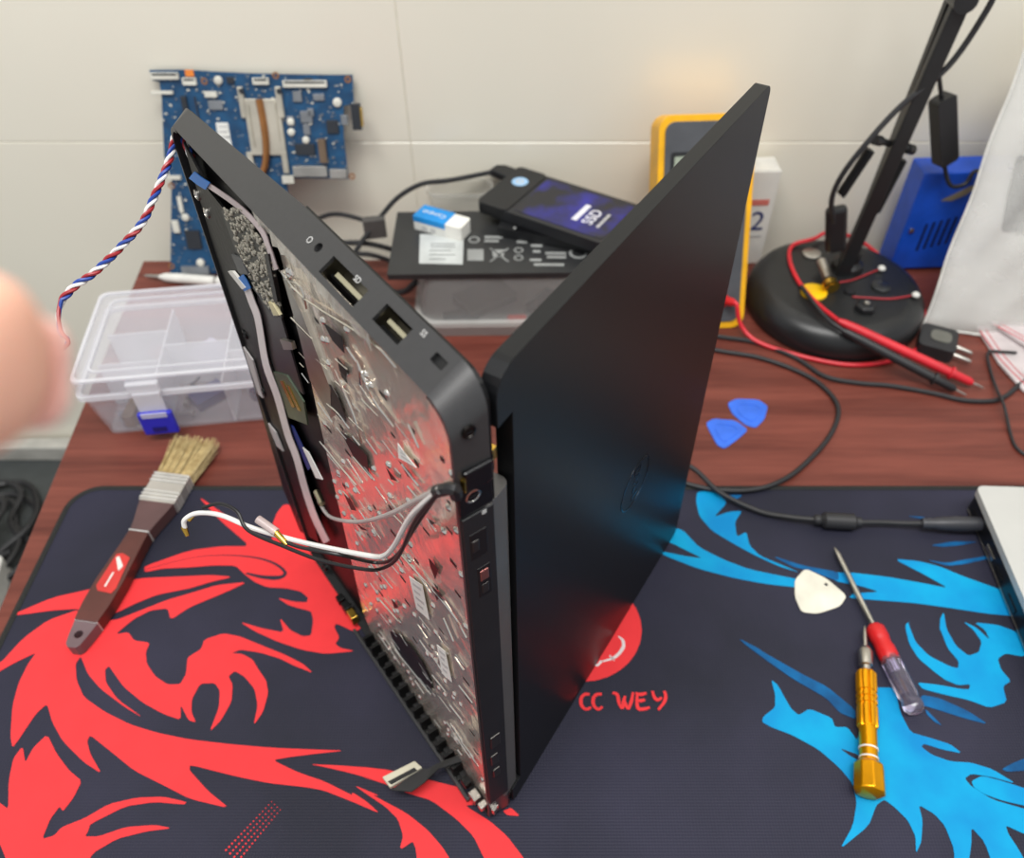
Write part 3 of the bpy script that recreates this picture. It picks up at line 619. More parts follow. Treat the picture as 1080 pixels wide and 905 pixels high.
for i, ch in enumerate('DELL'):
    f = tf @ Matrix.Translation(((i-1.5)*0.0074, 0, 0))
    if ch == 'E': f = f @ Matrix.Rotation(0.6, 4, 'Z')
    text(ch, f, 0.011, M_LOGO, 'logo_letter', lid, 0.0002)
# ---------------- loose wires
def dep(p): return (V(p)-CAM).dot(FW)
def D(u, v, d): return CAM+ray(u, v)*d
d0 = dep(BP(462, 517, -0.001)); dA = dep(BP(409, 585, -0.010))
M_WW = mat('white_wire', (224, 222, 218), 0.4); M_WG = mat('greywhite_wire', (176, 170, 166), 0.4); M_WB = mat('black_wire', (22, 22, 24), 0.4)
MB().tube([B(0.0, -0.0005, zz(512)), BP(478, 516, -0.003), BP(460, 519, -0.006)], 0.0024, 8, 5).build('wire_sleeve', M_WB, lap)
MB().tube([BP(463,516.5,-0.006), BP(440,528,-0.006), BP(408,544,-0.006), BP(377,551,-0.005), BP(349,546,-0.003), BP(338,532,0.0), BP(335,525,0.001)], 0.0011, 8, 6).build('antenna_wire', M_WG, lap)
MB().tube([BP(463,518,-0.006), BP(433,546,-0.009), BP(416,576,-0.011), BP(404,587,-0.012), D(385,586,dA), D(321,573,dA+0.012), D(268,558,dA+0.02), D(233,544,dA+0.024), D(208,542,dA+0.026), D(195,549,dA+0.028), D(195,558,dA+0.03)], 0.00125, 8, 6).build('antenna_wire', M_WW, lap)
MB().tube([BP(463,520,-0.007), BP(438,550,-0.010), BP(420,588,-0.013), BP(403,600,-0.014), D(385,601,dA), D(340,592,dA+0.006), D(300,577,dA+0.012), D(262,560,dA+0.018), D(250,540,dA+0.02), D(232,532,dA+0.022), D(214,536,dA+0.024)], 0.0009, 8, 6).build('antenna_wire', M_WB, lap)
MB().tube([BP(463,519,-0.005), BP(440,553,-0.008), BP(418,587,-0.010), BP(398,594,-0.011), D(360,586,dA+0.004), D(318,578,dA+0.01), D(296,570,dA+0.014)], 0.0009, 8, 6).build('antenna_wire', M_WB, lap)
MB().tube([D(194,556,dA+0.03), D(198,566,dA+0.03)], [0.0016, 0.0010], 8, 1).build('antenna_plug', BRASS, lap)
MB().tube([D(199,549,dA+0.028), D(204,544,dA+0.028)], [0.0014, 0.0012], 8, 1).build('antenna_plug', BRASS, lap)
MB().tube([D(272,548,dA+0.016), D(292,562,dA+0.014)], 0.0021, 10, 1).build('clear_sleeve', mat('clear_tube', (214, 196, 192), 0.15, alpha=0.6), lap)
MB().tube([D(290,561,dA+0.0145), D(303,575,dA+0.013)], [0.0016, 0.0014], 10, 1).build('antenna_plug', BRASS, lap)
MB().tube([BP(334,519,0.001), BP(340,532,-0.0005)], 0.0022, 10, 1).build('antenna_plug', mat('nickel', (190, 180, 150), 0.3, metal=1.0), lap)
# display cable and plug near the bottom corner
zc = 0.012
q = [G(404, 822, zc), G(438, 805, zc), G(446, 812, zc), G(412, 833, zc)]
dpk = MB().slab(q, (0, 0, 1), 0.004).build('display_plug', mat('plug_cream', (205, 200, 178), 0.4), lap, bevel=0.0006)
q2 = [G(409, 825, zc+0.004), G(437, 810, zc+0.004), G(440, 813, zc+0.004), G(413, 828, zc+0.004)]
MB().slab(q2, (0, 0, 1), 0.0004).build('contact_row', M_DARK, dpk)
mb = MB(); a_ = [G(413, 834, zc+0.001), G(434, 836, zc+0.001), G(448, 826, zc+0.001), G(462, 812, zc+0.002), G(490, 803, zc+0.006)]; b_ = [G(444, 811, zc+0.001), G(450, 812, zc+0.001), G(456, 809, zc+0.001), G(466, 804, zc+0.002), G(490, 795, zc+0.006)]
nn = 5; mb.add(a_+b_+[p+V((0, 0, 0.001)) for p in a_]+[p+V((0, 0, 0.001)) for p in b_], [(i, i+1, nn+i+1, nn+i) for i in range(4)]+[(2*nn+i, 3*nn+i, 3*nn+i+1, 2*nn+i+1) for i in range(4)])
mb.build('display_cable', M_WB, lap)
# twisted red, white and blue speaker wires
tp = smooth_path([B(0.243, 0.004, 0.352), D(188,140,0.412), D(178,172,0.408), D(161,213,0.404), D(150,236,0.402), D(125,264,0.400), D(100,288,0.398), D(80,302,0.396), D(66,317,0.394)], 14)
tails = [[D(62,332,0.392), D(65,350,0.392), D(73,362,0.392), D(64,370,0.392)], [D(61,334,0.394), D(67,349,0.394), D(71,364,0.394), D(66,371,0.394)], [D(63,330,0.393), D(63,352,0.393), D(72,358,0.393), D(68,369,0.393)]]
for k, (nm, c) in enumerate((('red', (158, 40, 46)), ('white', (226, 224, 222)), ('blue', (34, 66, 150)))):
    pts = []; ln = 0
    for i, p in enumerate(tp):
        if i: ln += (p-tp[i-1]).length
        t = (tp[min(i+1, len(tp)-1)]-tp[max(i-1, 0)]).normalized(); x = t.cross(V((0, 0, 1))).normalized(); y = t.cross(x); a = ln/0.0135*2*math.pi+k*2.094
        pts.append(p+x*0.00108*math.cos(a)+y*0.00108*math.sin(a))
    pts2 = smooth_path([pts[-1]]+tails[k], 6)
    tag(MB().tube(pts+pts2[1:], 0.0009, 7, 1).build('speaker_wire', mat(nm+'_wire_skin', c, 0.4), lap), nm+' strand of the twisted wire')
# ================================================================== tools on the mat and desk
# ---- paint brush
ba, bb = G(79, 688, 0.004), G(203, 474, 0.006); ba.z = bb.z = 0.0
blen = (bb-ba).length; bdir = (bb-ba).normalized()
br = thing('paint_brush', 'flat bristle paint brush with dark wood handle lying across mat edge', 'brush', (ba.x, ba.y, 0.0))
bf = frame(ba+V((0, 0, 0.0005)), bdir, V((-bdir.y, bdir.x, 0)))
M_BW = mat('brush_wood', (84, 42, 36), 0.4, stretch=(1, 1, 1), scale=60); M_BT = mat('brush_tip_paint', (104, 84, 88), 0.45); M_BN = mat('brush_neck', (88, 62, 62), 0.42)
kx = blen/0.245
def prof(xs, ws): return [(x*kx, w_/2) for x, w_ in zip(xs, ws)]+[(x*kx, -w_/2) for x, w_ in zip(xs[::-1], ws[::-1])]
MB(bf).prism(prof([0, 0.003, 0.012, 0.026], [0.006, 0.011, 0.0145, 0.0185]), 0, 0.011, [circ(0.013*kx, 0, 0.0032, 14)]).build('handle_tip', M_BT, br, bevel=0.0018)
hd = MB(bf).prism(prof([0.026, 0.045, 0.07, 0.10, 0.128], [0.0185, 0.022, 0.0225, 0.019, 0.0165]), 0, 0.0125).build('handle', M_BW, br, bevel=0.003)
MB(bf).prism(prof([0.128, 0.140, 0.155, 0.166], [0.0165, 0.020, 0.0265, 0.030]), 0, 0.0118).build('neck', M_BN, br, bevel=0.002)
MB(bf).box(0.127*kx, 0.1285*kx, -0.0085, 0.0085, 0.0, 0.0127).build('paint_line', INK, br)
MB(bf).box(0.0257*kx, 0.0267*kx, -0.0092, 0.0092, 0.0, 0.0113).build('paint_line', INK, br)
st = MB(bf).prism([(0.056*kx, -0.0075), (0.062*kx, -0.009), (0.096*kx, -0.0058), (0.100*kx, 0.002), (0.098*kx, 0.0062), (0.062*kx, 0.0075), (0.057*kx, 0.004)], 0.0124, 0.0128).build('red_sticker', PRD, hd)
MB(bf).prism([(0.080*kx, -0.003), (0.086*kx, -0.0045), (0.096*kx, 0.003), (0.094*kx, 0.005)], 0.0127, 0.0130).build('sticker_mark', WHT, hd)
MB(bf).box(0.062*kx, 0.078*kx, -0.0005, 0.0008, 0.0127, 0.0130).build('sticker_mark', PAPER, hd)
M_FER = mat('ferrule_lit', (226, 224, 218), 0.3, metal=0.45)  # paler copy of the ferrule metal, highlight on the beads put into the colour
fe = MB(bf).prism(rrect(0.165*kx, 0.203*kx, -0.0158, 0.0158, 0.001), 0, 0.0122).build('ferrule', mat('ferrule_shaded', (196, 192, 186), 0.3, metal=0.6), br, bevel=0.002)  # body toned darker than the beads, painting shade into the gaps
for x in (0.168, 0.1725, 0.177, 0.191, 0.1955, 0.200): MB(bf).box(x*kx, (x+0.0018)*kx, -0.0163, 0.0163, -0.0001, 0.0136).build('ferrule_bead', M_FER, fe, bevel=0.0006)
random.seed(5); mb = MB(bf)
for i in range(900):
    y0 = random.uniform(-0.0150, 0.0150); z0 = random.uniform(0.001, 0.011); ln = random.uniform(0.038, 0.049); sp_ = 1.18+0.25*random.random()
    mb.tube([(0.200*kx, y0, z0), (0.200*kx+ln*0.6, y0*(1+(sp_-1)*0.6), z0*1.05), (0.200*kx+ln, y0*sp_+random.uniform(-0.001, 0.001), max(0.0006, z0*1.15+random.uniform(-0.001, 0.001)))], [0.00035, 0.00018], 3, 1)
tag(mb.build('bristles', mat('bristle', (214, 196, 148), 0.6, col2=(176, 152, 104), scale=200), br), kind='stuff')
# ---- yellow precision screwdriver
def along(a, b, tab): return [(r, t) for r, t in tab]
ga, gb_ = G(917, 826, 0.0085), G(912, 662, 0.0085); gdir = (gb_-ga).normalized(); gl = (gb_-ga).length
gs = thing('precision_screwdriver', 'gold metal precision screwdriver with small chuck lying on blue print', 'screwdriver', (ga.x, ga.y, 0))
gf = axis_frame(ga, gb_)
def at_v(v): return ((G(917-5*(826-v)/164, v, 0.0085))-ga).length
R0 = 0.0064
cap = MB(gf).lathe([(0.0, -0.008), (0.0066, -0.008), (0.0102, -0.006), (0.0098, at_v(808)), (0.0085, at_v(806)), (0.0066, at_v(803))], 8).build('swivel_cap', GOLD, gs, bevel=0.0008)
tb_ = [(R0, at_v(803)), (R0, at_v(793)), (0.0058, at_v(792)), (0.0058, at_v(790)), (R0, at_v(789))]
MB(gf).lathe([(R0*0.93, at_v(804)), (R0*0.93, at_v(768))], 20).build('handle_shaft', GOLD, gs)
for v in (801, 791): MB(gf).lathe([(R0, at_v(v)), (R0, at_v(v-1.6))], 20).build('silver_ring', WHT, gs)
# fluted grip
def flute(v0, v1, R, nf, d, nm):
    z0, z1 = at_v(v0), at_v(v1); n_ = nf*6; mbx = MB(gf); ring_ = lambda z, k: [((R-d*max(0, math.cos(nf*2*math.pi*i/n_))**2)*k*math.cos(2*math.pi*i/n_), (R-d*max(0, math.cos(nf*2*math.pi*i/n_))**2)*k*math.sin(2*math.pi*i/n_), z) for i in range(n_)]
    zs = [(z0, 0.9), (z0+0.0012, 1)]; zg = at_v(738)
    for q in range(3):
        c = zg+0.0048*(q-1); zs += [(c-0.0011, 1), (c-0.0008, 0.9), (c+0.0008, 0.9), (c+0.0011, 1)]
    zs += [(z1-0.0015, 1), (z1, 0.85)]
    vs = []; fs = []
    for z, k in zs: vs += ring_(z, k)
    for a in range(len(zs)-1):
        for i in range(n_): fs.append((a*n_+i, a*n_+(i+1) % n_, (a+1)*n_+(i+1) % n_, (a+1)*n_+i))
    fs += [tuple(range(n_))[::-1], tuple((len(zs)-1)*n_+i for i in range(n_))]
    mbx.add(vs, fs, True); return mbx.build(nm, GOLD, gs, ang=25)
flute(768, 709, 0.0071, 8, 0.0012, 'fluted_grip')
MB(gf).lathe([(0.0036, at_v(709)), (0.0036, at_v(703)), (0.0050, at_v(702)), (0.0052, at_v(688)), (0.0034, at_v(683)), (0.0022, at_v(682))], 18).build('chuck', STEEL, gs)
MB(gf).lathe([(0.0016, at_v(683)), (0.0014, at_v(668)), (0.0006, at_v(661)), (0.0002, at_v(660))], 10).build('bit', STEEL, gs)
# ---- clear handled screwdriver
ra, rb_ = G(966, 750, 0.0075), G(881, 579, 0.0042); rl = (rb_-ra).length
rs = thing('clear_handle_screwdriver', 'screwdriver with red collar and clear fluted purple-tinted handle', 'screwdriver', (ra.x, ra.y, 0))
rf = axis_frame(ra, rb_)
def at_r(v): return rl*((G(966-85*(750-v)/171, v, 0.006)-G(966, 750, 0.006)).length/(G(881, 579, 0.006)-G(966, 750, 0.006)).length)
M_CLR = mat('clear_acrylic', (226, 218, 240), 0.06, trans=0.95, var=0.01)
vs = []; fs = []; n_ = 36; zs = [(-0.001, 0.55), (0.0006, 0.85), (0.003, 0.98), (0.006, 0.98), (0.008, 0.86), (0.010, 0.92), (0.013, 1.0), (at_r(695), 1.0), (at_r(690), 0.8)]
for a, (z, k) in enumerate(zs):
    for i in range(n_):
        q = 2*math.pi*i/n_; rr = 0.0073*k-(0.0011*max(0, math.cos(6*q))**2 if a >= 5 else 0); vs.append((rr*math.cos(q), rr*math.sin(q), z))
for a in range(len(zs)-1):
    for i in range(n_): fs.append((a*n_+i, a*n_+(i+1) % n_, (a+1)*n_+(i+1) % n_, (a+1)*n_+i))
fs += [tuple(range(n_))[::-1], tuple((len(zs)-1)*n_+i for i in range(n_))]
MB(rf).add(vs, fs, True).build('clear_handle', M_CLR, rs, ang=28)
MB(rf).lathe([(0.0022, 0.030), (0.0022, at_r(694))], 12).build('inner_core', mat('violet_core', (214, 208, 232), 0.3), rs)
MB(rf).lathe([(0.0062, at_r(697)), (0.0072, at_r(694)), (0.0072, at_r(684)), (0.0066, at_r(682)), (0.0066, at_r(676)), (0.0072, at_r(674)), (0.0070, at_r(664)), (0.0045, at_r(660))], 20).build('red_collar', RED, rs)
MB(rf).lathe([(0.0021, at_r(662)), (0.0021, at_r(586)), (0.0014, at_r(581)), (0.0007, at_r(578))], 12).build('blade', STEEL, rs)
# ---- picks
def pick(px, z, name, label, m, group=None, hole=None, inset=None, dimple=None):
    pts = [G(u, v, z) for u, v in chaikin(chaikin(px))]
    hs = []
    if hole: h = G(*hole, z); hs = [circ(h.x, h.y, 0.0014, 12)]
    if not dimple:
        o = MB().prism([(p.x, p.y) for p in pts], z-0.0001, z+0.0010, hs).build(name, m, None, bevel=0.0003, seg=1); return tag(o, label, 'pick', group)
    c = sum(pts, V((0, 0, 0)))/len(pts); t = thing(name, label, 'pick', (c.x, c.y, z), group)
    MB().prism([(p.x, p.y) for p in pts], z, z+0.0010).build('pick_body', m, t, bevel=0.0003, seg=1)
    ins = [c+(p-c)*0.62 for p in pts]; ins2 = [c+(p-c)*0.54 for p in pts]
    MB().prism([(p.x, p.y) for p in ins], z+0.0009, z+0.0014, [[(p.x, p.y) for p in ins2]]).build('grip_ridge', m, t)
    return t
pick([(838,612),(849,600),(872,611),(893,629),(886,640),(862,648),(845,646),(838,630)], 0.0001, 'opening_pick', 'ivory white triangular opening pick with small hole', mat('ivory_plastic', (224, 220, 204), 0.35), hole=(871, 617))
M_BP = mat('blue_pick_plastic', (52, 108, 220), 0.3)
pick([(744,447),(752,442),(776,444),(789,454),(779,463),(764,474),(756,470)], DZ, 'pry_pick', 'blue plastic pry pick touching the other beside the laptop lid', M_BP, 'blue pry picks', dimple=True)
pick([(767,426),(776,421),(800,422),(810,429),(806,443),(797,452),(786,449),(772,437)], DZ, 'pry_pick', 'blue plastic pry pick lying nearer the lamp base', M_BP, 'blue pry picks', dimple=True)
# ---- charger cable with ferrite and barrel plug
CB = thing('charger_cable', 'black charger cable with ferrite lump plugged into the silver laptop', 'cable', (*G(870, 548)[:2], 0))
def gz(l): return [G(u, v, z) for u, v, z in l]
ck = 0.0027
MB().tube(gz([(700,362,ck-.003),(735,366,ck-.003),(765,371,ck-.003),(800,377,ck-.003),(838,390,ck-.003),(866,406,ck-.003),(884,430,ck-.003),(875,460,ck-.003),(845,493,ck-.001),(818,510,ck),(790,517,ck),(760,517,ck),(735,513,ck),(712,505,ck),(705,492,ck+.002),(718,488,ck+.005),(735,497,ck+.005),(760,520,ck+.003),(800,539,ck),(830,545,ck+.002),(858,548,.007)]), ck*0.85, 10, 6).build('cord', RUB, CB)
fa, fb = G(858, 548, .007), G(908, 551, .007)
MB(axis_frame(fa, fb)).lathe([(0.003, 0), (0.0045, 0.002), (0.0045, 0.005), (0.0038, 0.006), (0.007, 0.009), (0.007, (fb-fa).length-0.006), (0.0042, (fb-fa).length-0.004), (0.0042, (fb-fa).length)], 18).build('ferrite_lump', RUB, CB)
MB().tube(gz([(906,551,.007),(930,551,.0062),(955,552,.007),(976,552,.008)]), 0.0022, 10, 5).build('cord', RUB, CB)
fa, fb = G(972, 552, .008), G(1044, 553, .011)
ll = (fb-fa).length
MB(axis_frame(fa, fb)).lathe([(0.0042, 0), (0.0047, 0.001), (0.0042, 0.004), (0.0048, 0.006), (0.0044, 0.010), (0.0056, 0.013), (0.0064, 0.028), (0.0060, ll-0.008), (0.0042, ll-0.001)], 18).build('barrel_plug', mat('plug_grey', (52, 53, 58), 0.42), CB)
# ---- closed silver laptop
pA = G(1029, 514, 0.0); 
sl = thing('silver_laptop', 'closed silver laptop with black side lying on the mat edge', 'laptop', (0.55, 0.33, 0.0))
SH = 0.027; S0 = G(1028, 512, SH); S1 = G(1080, 634, SH)
sdir = (S1-S0); sdir.z = 0; sdir.normalize(); sxd = V((-sdir.y, sdir.x, 0))
if sxd.x < 0: sxd = -sxd
SF = frame((S0.x, S0.y, 0), sxd, -sdir)
M_SIL = mat('silver_lid', (194, 194, 190), 0.45, metal=0.2, var=0.01); 
MB(SF).prism(rrect(0.001, 0.33, -0.232, 0.0, 0.006), 0.0200, 0.027).build('lid', M_SIL, sl, bevel=0.001)
MB(SF).prism(rrect(0.0015, 0.33, -0.232, -0.001, 0.006), 0.002, 0.0192).build('base', mat('black_side', (20, 21, 24), 0.3), sl, bevel=0.002)
for y in (-0.02, -0.21):
    for x in (0.02, 0.30): MB(SF @ Matrix.Translation((x, y, 0))).lathe([(0.006, 0.0), (0.006, 0.0022)], 14).build('rubber_foot', RUB, sl)
for y0, y1, h0, h1, m in ((-0.022, -0.012, 0.006, 0.011, M_DARK), (-0.062, -0.048, 0.0065, 0.0105, STEEL), (-0.082, -0.068, 0.0065, 0.0105, M_DARK), (-0.11, -0.094, 0.0065, 0.011, M_DARK)):
    MB(SF).box(0.0008, 0.003, y0, y1, h0, h1).build('side_port', m, sl)
MB(SF).box(0.0012, 0.0022, -0.22, -0.006, 0.0024, 0.0036).build('side_trim', STEEL, sl)
# ================================================================== organiser box
ZL = 0.068
M_BOX = mat('frosted_clear_plastic', (232, 232, 240), 0.18, alpha=0.2, var=0.01)
M_BOXE = mat('frosted_edge_plastic', (236, 236, 242), 0.2, alpha=0.5, var=0.01)
o1 = G(72, 405, ZL); o2 = G(266, 388, ZL); ex = (o2-o1); ex.z = 0; ex.normalize(); ey = V((-ex.y, ex.x, 0))
OF = frame((o1.x, o1.y, DZ), ex, ey)
LX, LY = 0.185, 0.128
ob = thing('organizer_box', 'clear plastic compartment organizer box with blue latch tab', 'storage box', (o1.x+0.08, o1.y+0.06, DZ))
HB_ = ZL-DZ
def shell(mbx, x0, x1, y0, y1, z0, z1, ins, t=0.0016, r=0.008, floor=True):
    a = rrect(x0+ins, x1-ins, y0+ins, y1-ins, r); b = rrect(x0, x1, y0, y1, r); ai = rrect(x0+ins+t, x1-ins-t, y0+ins+t, y1-ins-t, r); bi = rrect(x0+t, x1-t, y0+t, y1-t, r); n_ = len(a)
    vs = [(x, y, z0) for x, y in a]+[(x, y, z1) for x, y in b]+[(x, y, z1) for x, y in bi]+[(x, y, z0+(t if floor else 0)) for x, y in ai]
    fs = []
    for i in range(n_):
        j = (i+1) % n_
        for q in range(3): fs.append((q*n_+i, q*n_+j, (q+1)*n_+j, (q+1)*n_+i))
        if not floor: fs.append((3*n_+i, 3*n_+j, j, i))
    if floor: fs += [tuple(range(n_))[::-1], tuple(3*n_+i for i in range(n_))]
    return mbx.add(vs, fs, False)
shell(MB(OF), 0.001, LX-0.001, 0.001, LY-0.001, 0, HB_-0.018, 0.006).build('tray', M_BOX, ob)
shell(MB(OF), -0.002, LX+0.002, -0.002, LY+0.002, HB_-0.021, HB_-0.0165, 0, 0.004, floor=False).build('tray_rim', M_BOXE, ob)
lidm = MB(OF); lidm.prism(rrect(0, LX, 0, LY, 0.009), HB_-0.0016, HB_); lidm.build('lid_panel', M_BOX, ob)
shell(MB(OF), -0.0015, LX+0.0015, -0.0015, LY+0.0015, HB_-0.016, HB_-0.0005, 0, 0.0015, floor=False).build('lid_wall', M_BOX, ob)
shell(MB(OF), -0.0005, LX+0.0005, -0.0005, LY+0.0005, HB_-0.001, HB_+0.0012, 0, 0.003, floor=False).build('lid_rim', M_BOXE, ob)
shell(MB(OF), 0.012, LX-0.012, 0.012, LY-0.012, HB_-0.001, HB_+0.0009, 0, 0.0012, floor=False).build('lid_ridge', M_BOXE, ob)
for x in (0.062, 0.122): MB(OF).box(x, x+0.0014, 0.007, LY-0.007, 0.002, HB_-0.019).build('divider', M_BOXE, ob)
for x0, x1, y in ((0.007, 0.062, 0.045), (0.007, 0.062, 0.088), (0.062, 0.122, 0.066), (0.122, LX-0.007, 0.05), (0.122, LX-0.007, 0.09)): MB(OF).box(x0, x1, y, y+0.0014, 0.002, HB_-0.020).build('divider', M_BOXE, ob)
lx = 0.060
MB(OF).box(lx-0.014, lx+0.014, -0.006, 0.0, HB_-0.014, HB_-0.003).build('latch_hinge', M_BOXE, ob, bevel=0.001)
MB(OF).box(lx-0.011, lx+0.013, -0.0075, -0.0045, HB_-0.036, HB_-0.013).build('latch_arm', M_BOXE, ob, bevel=0.001)
M_LB = mat('blue_latch', (44, 48, 190), 0.35)
bl = MB(OF).box(lx-0.013, lx+0.017, -0.0115, -0.006, HB_-0.060, HB_-0.034).build('blue_latch_tab', M_LB, ob, bevel=0.0015)
MB(OF).box(lx-0.004, lx+0.008, -0.0122, -0.011, HB_-0.055, HB_-0.050).build('tab_slot', mat('blue_dark', (24, 26, 110), 0.4), bl)
MB(OF).box(lx-0.009, lx+0.013, -0.0122, -0.011, HB_-0.038, HB_-0.033).build('tab_bar', M_BOXE, bl)
# things kept in the compartments
random.seed(21)
def put(nm, label, cat, x, y, fn, group=None):
    c = OF @ V((x, y, 0.0022)); t = fn(Matrix.Translation((x, y, 0.0022)) @ Matrix.Rotation(random.uniform(0, 3), 4, 'Z')); tag(t, label, cat, group); return t
def part_board(a, b, h, m): return lambda f: MB(OF @ f).prism(rrect(-a, a, -b, b, 0.001), 0, h).build('parts_card', m, None, bevel=0.0004)
put('parts_card', 'small grey circuit module inside the organizer box', 'module', 0.03, 0.025, part_board(0.014, 0.008, 0.006, mat('module_grey', (120, 120, 130), 0.5)))
put('parts_card', 'dark red part inside the organizer box rear compartment', 'module', 0.04, 0.107, part_board(0.013, 0.010, 0.006, mat('dull_red', (140, 70, 74), 0.5)))
put('parts_card', 'white label card inside the organizer box', 'card', 0.034, 0.066, part_board(0.012, 0.009, 0.004, PAPER))
put('parts_strip', 'brown component strip inside the organizer box front compartment', 'component', 0.03, 0.030, part_board(0.020, 0.005, 0.014, mat('strip_brown', (120, 104, 84), 0.5)))
put('parts_card', 'navy blue module inside the organizer box middle compartment', 'module', 0.095, 0.040, part_board(0.016, 0.010, 0.010, mat('module_navy', (56, 62, 104), 0.4)))
put('parts_card', 'pale lavender foam pad inside the organizer box rear middle compartment', 'pad', 0.092, 0.098, part_board(0.022, 0.016, 0.008, mat('pad_lavender', (170, 164, 186), 0.6)))
put('parts_card', 'black plastic block inside the organizer box side compartment', 'block', 0.15, 0.070, part_board(0.014, 0.010, 0.012, BLK))
for k in range(7):
    x, y = 0.075+0.036*random.random(), 0.015+0.04*random.random(); a = random.random()*3
    f = OF @ Matrix.Translation((x, y, 0.0045+0.001*k)) @ Matrix.Rotation(a, 4, 'Z') @ Matrix.Rotation(math.pi/2, 4, 'Y')
    o = MB(f).lathe([(0.0, -0.001), (0.0028, -0.001), (0.0028, 0.001), (0.0013, 0.0012), (0.0013, 0.011), (0.0, 0.0125)], 10, False).build('machine_screw', STEEL if k % 2 else mat('black_screw', (40, 40, 46), 0.3, metal=0.8))
    tag(o, 'tiny %s machine screw loose in an organizer box compartment' % ('steel' if k % 2 else 'black'), 'screw', '%s screws in the organizer box' % ('steel' if k % 2 else 'black'))
for k in range(4):
    x, y = 0.14+0.03*random.random(), 0.018+0.022*random.random()
    o = MB(OF @ Matrix.Translation((x, y, 0.0022)) @ Matrix.Rotation(random.random()*3, 4, 'Z')).prism(rrect(-0.006, 0.006, -0.004, 0.004, 0.001), 0, 0.005+0.002*k).build('spare_connector', mat('connector_dark', (60, 62, 84), 0.4), None, bevel=0.0005)
    tag(o, 'small dark spare connector loose in an organizer box compartment', 'connector', 'spare connectors in the organizer box')
# white stylus behind the box
pa_, pe_ = G(152, 290.5, 0.004), G(245, 298, 0.004)
sy = thing('white_stylus', 'slim white pointed stylus lying below the blue circuit board', 'stylus', (pa_.x, pa_.y, DZ))
sf = axis_frame(pa_, pe_); sl_ = (pe_-pa_).length
MB(sf).lathe([(0.0005, 0), (0.0016, 0.004), (0.0022, 0.018)], 14).build('tip', STEEL, sy)
MB(sf).lathe([(0.0022, 0.018), (0.0048, 0.026), (0.0055, 0.04), (0.0055, sl_)], 16).build('barrel', WHT, sy)
MB(sf).lathe([(0.0058, sl_-0.02), (0.0058, sl_-0.017)], 16).build('ring', STEEL, sy)
# ================================================================== blue circuit board leaning on the wall
PB0 = V((0, 0.768, DZ)); PT0 = WP(158, 72, 0.8315); PT0.x = 0; pup = (PT0-PB0).normalized(); pnn = V((1, 0, 0)).cross(pup)      # normal towards the room
PCF = frame((-0.30, PB0.y, PB0.z), (1, 0, 0), pup); PCFi = PCF.inverted()
def q2(x, y):
    p = PCFi @ hit(140+x*0.2763, 60+y*0.2763, PB0, pnn); return (p.x, p.y)
pcb = thing('circuit_board', 'blue laptop motherboard with copper heat pipe leaning on the tiled wall', 'circuit board', (-0.30, PB0.y, DZ))
M_PCB = mat('blue_board', (24, 78, 118), 0.4, col2=(16, 56, 90), scale=90)
ol = [q2(*p) for p in ((65,50),(200,48),(300,55),(440,62),(560,65),(740,68),(840,68),(845,180),(806,186),(806,300),(822,440),(825,465),(612,462),(592,470),(592,560),(500,600),(330,640),(322,826),(145,826),(150,470),(122,380),(112,150),(104,95),(75,88))]
mny = min(y for x, y in ol); ol = [(x, max(y, 0.0005) if y < 0.004 else y) for x, y in ol]
cu = [circ(*q2(838, 450), 0.001, 8)] if False else []
MB(PCF).prism(ol, 0, 0.0014, cu).build('board', M_PCB, pcb)
def pc(name, x0, y0, x1, y1, h, m, b=0.0003, par=None):
    a, c = q2(x0, y0), q2(x1, y1)
    return MB(PCF).box(min(a[0], c[0]), max(a[0], c[0]), min(a[1], c[1]), max(a[1], c[1]), 0.0013, 0.0014+h).build(name, m, par or pcb, bevel=min(b, h*0.4))
M_CRM = mat('ivory_connector', (214, 212, 200), 0.45); M_CU = mat('copper', (176, 122, 74), 0.35, metal=0.7); M_AL = mat('aluminium_plate', (206, 200, 184), 0.38, metal=0.6); M_CHIP = mat('chip_black', (42, 46, 52), 0.4); M_GS = mat('grey_shield', (138, 142, 146), 0.4, metal=0.5)
for a in ((72,58,182,84), (575,88,745,114), (460,78,525,104), (193,78,250,106)):
    o = pc('ribbon_socket', *a, 0.004, M_CRM); pc('socket_slit', a[0]+8, a[1]+3, a[2]-8, a[1]+10, 0.0046, M_CHIP, par=o)
pc('orange_tape', 200, 48, 238, 74, 0.0012, mat('orange_tape', (222, 128, 50), 0.5))
pc('memory_slot', 186, 148, 236, 300, 0.003, M_CHIP); pc('memory_slot', 240, 150, 268, 300, 0.003, mat('brown_slot', (110, 92, 74), 0.5)); pc('white_lever', 75, 128, 160, 140, 0.004, M_CRM); pc('white_lever', 278, 130, 328, 152, 0.004, M_CRM)
o = pc('paper_label', 318, 250, 382, 348, 0.0003, PAPER)
for k in range(4): pc('print_line', 328, 262+k*20, 365, 268+k*20, 0.0005, INK, par=o)
hp_ = pc('heat_spreader', 425, 158, 592, 372, 0.0035, M_AL, 0.0006)
for x0, x1 in ((402, 442), (545, 585)):
    a = pc('spreader_arm', x0, 112, x1, 230, 0.0042, M_AL, 0.0006); c = q2((x0+x1)/2, 128); MB(PCF @ Matrix.Translation((c[0], c[1], 0.005))).lathe([(0.0026, 0), (0.0026, 0.0018), (0.0012, 0.002)], 10).build('arm_screw', M_CHIP, a)
pc('spreader_arm', 438, 360, 470, 420, 0.004, M_AL); pc('spreader_arm', 570, 360, 602, 440, 0.004, M_AL)
pth = [q2(*p) for p in ((488,158),(500,220),(512,300),(515,370),(508,420),(480,470),(430,520))]
MB(PCF).tube([(x, y, 0.0062) for x, y in pth], 0.0036, 10, 5).build('heat_pipe', M_CU, pcb)
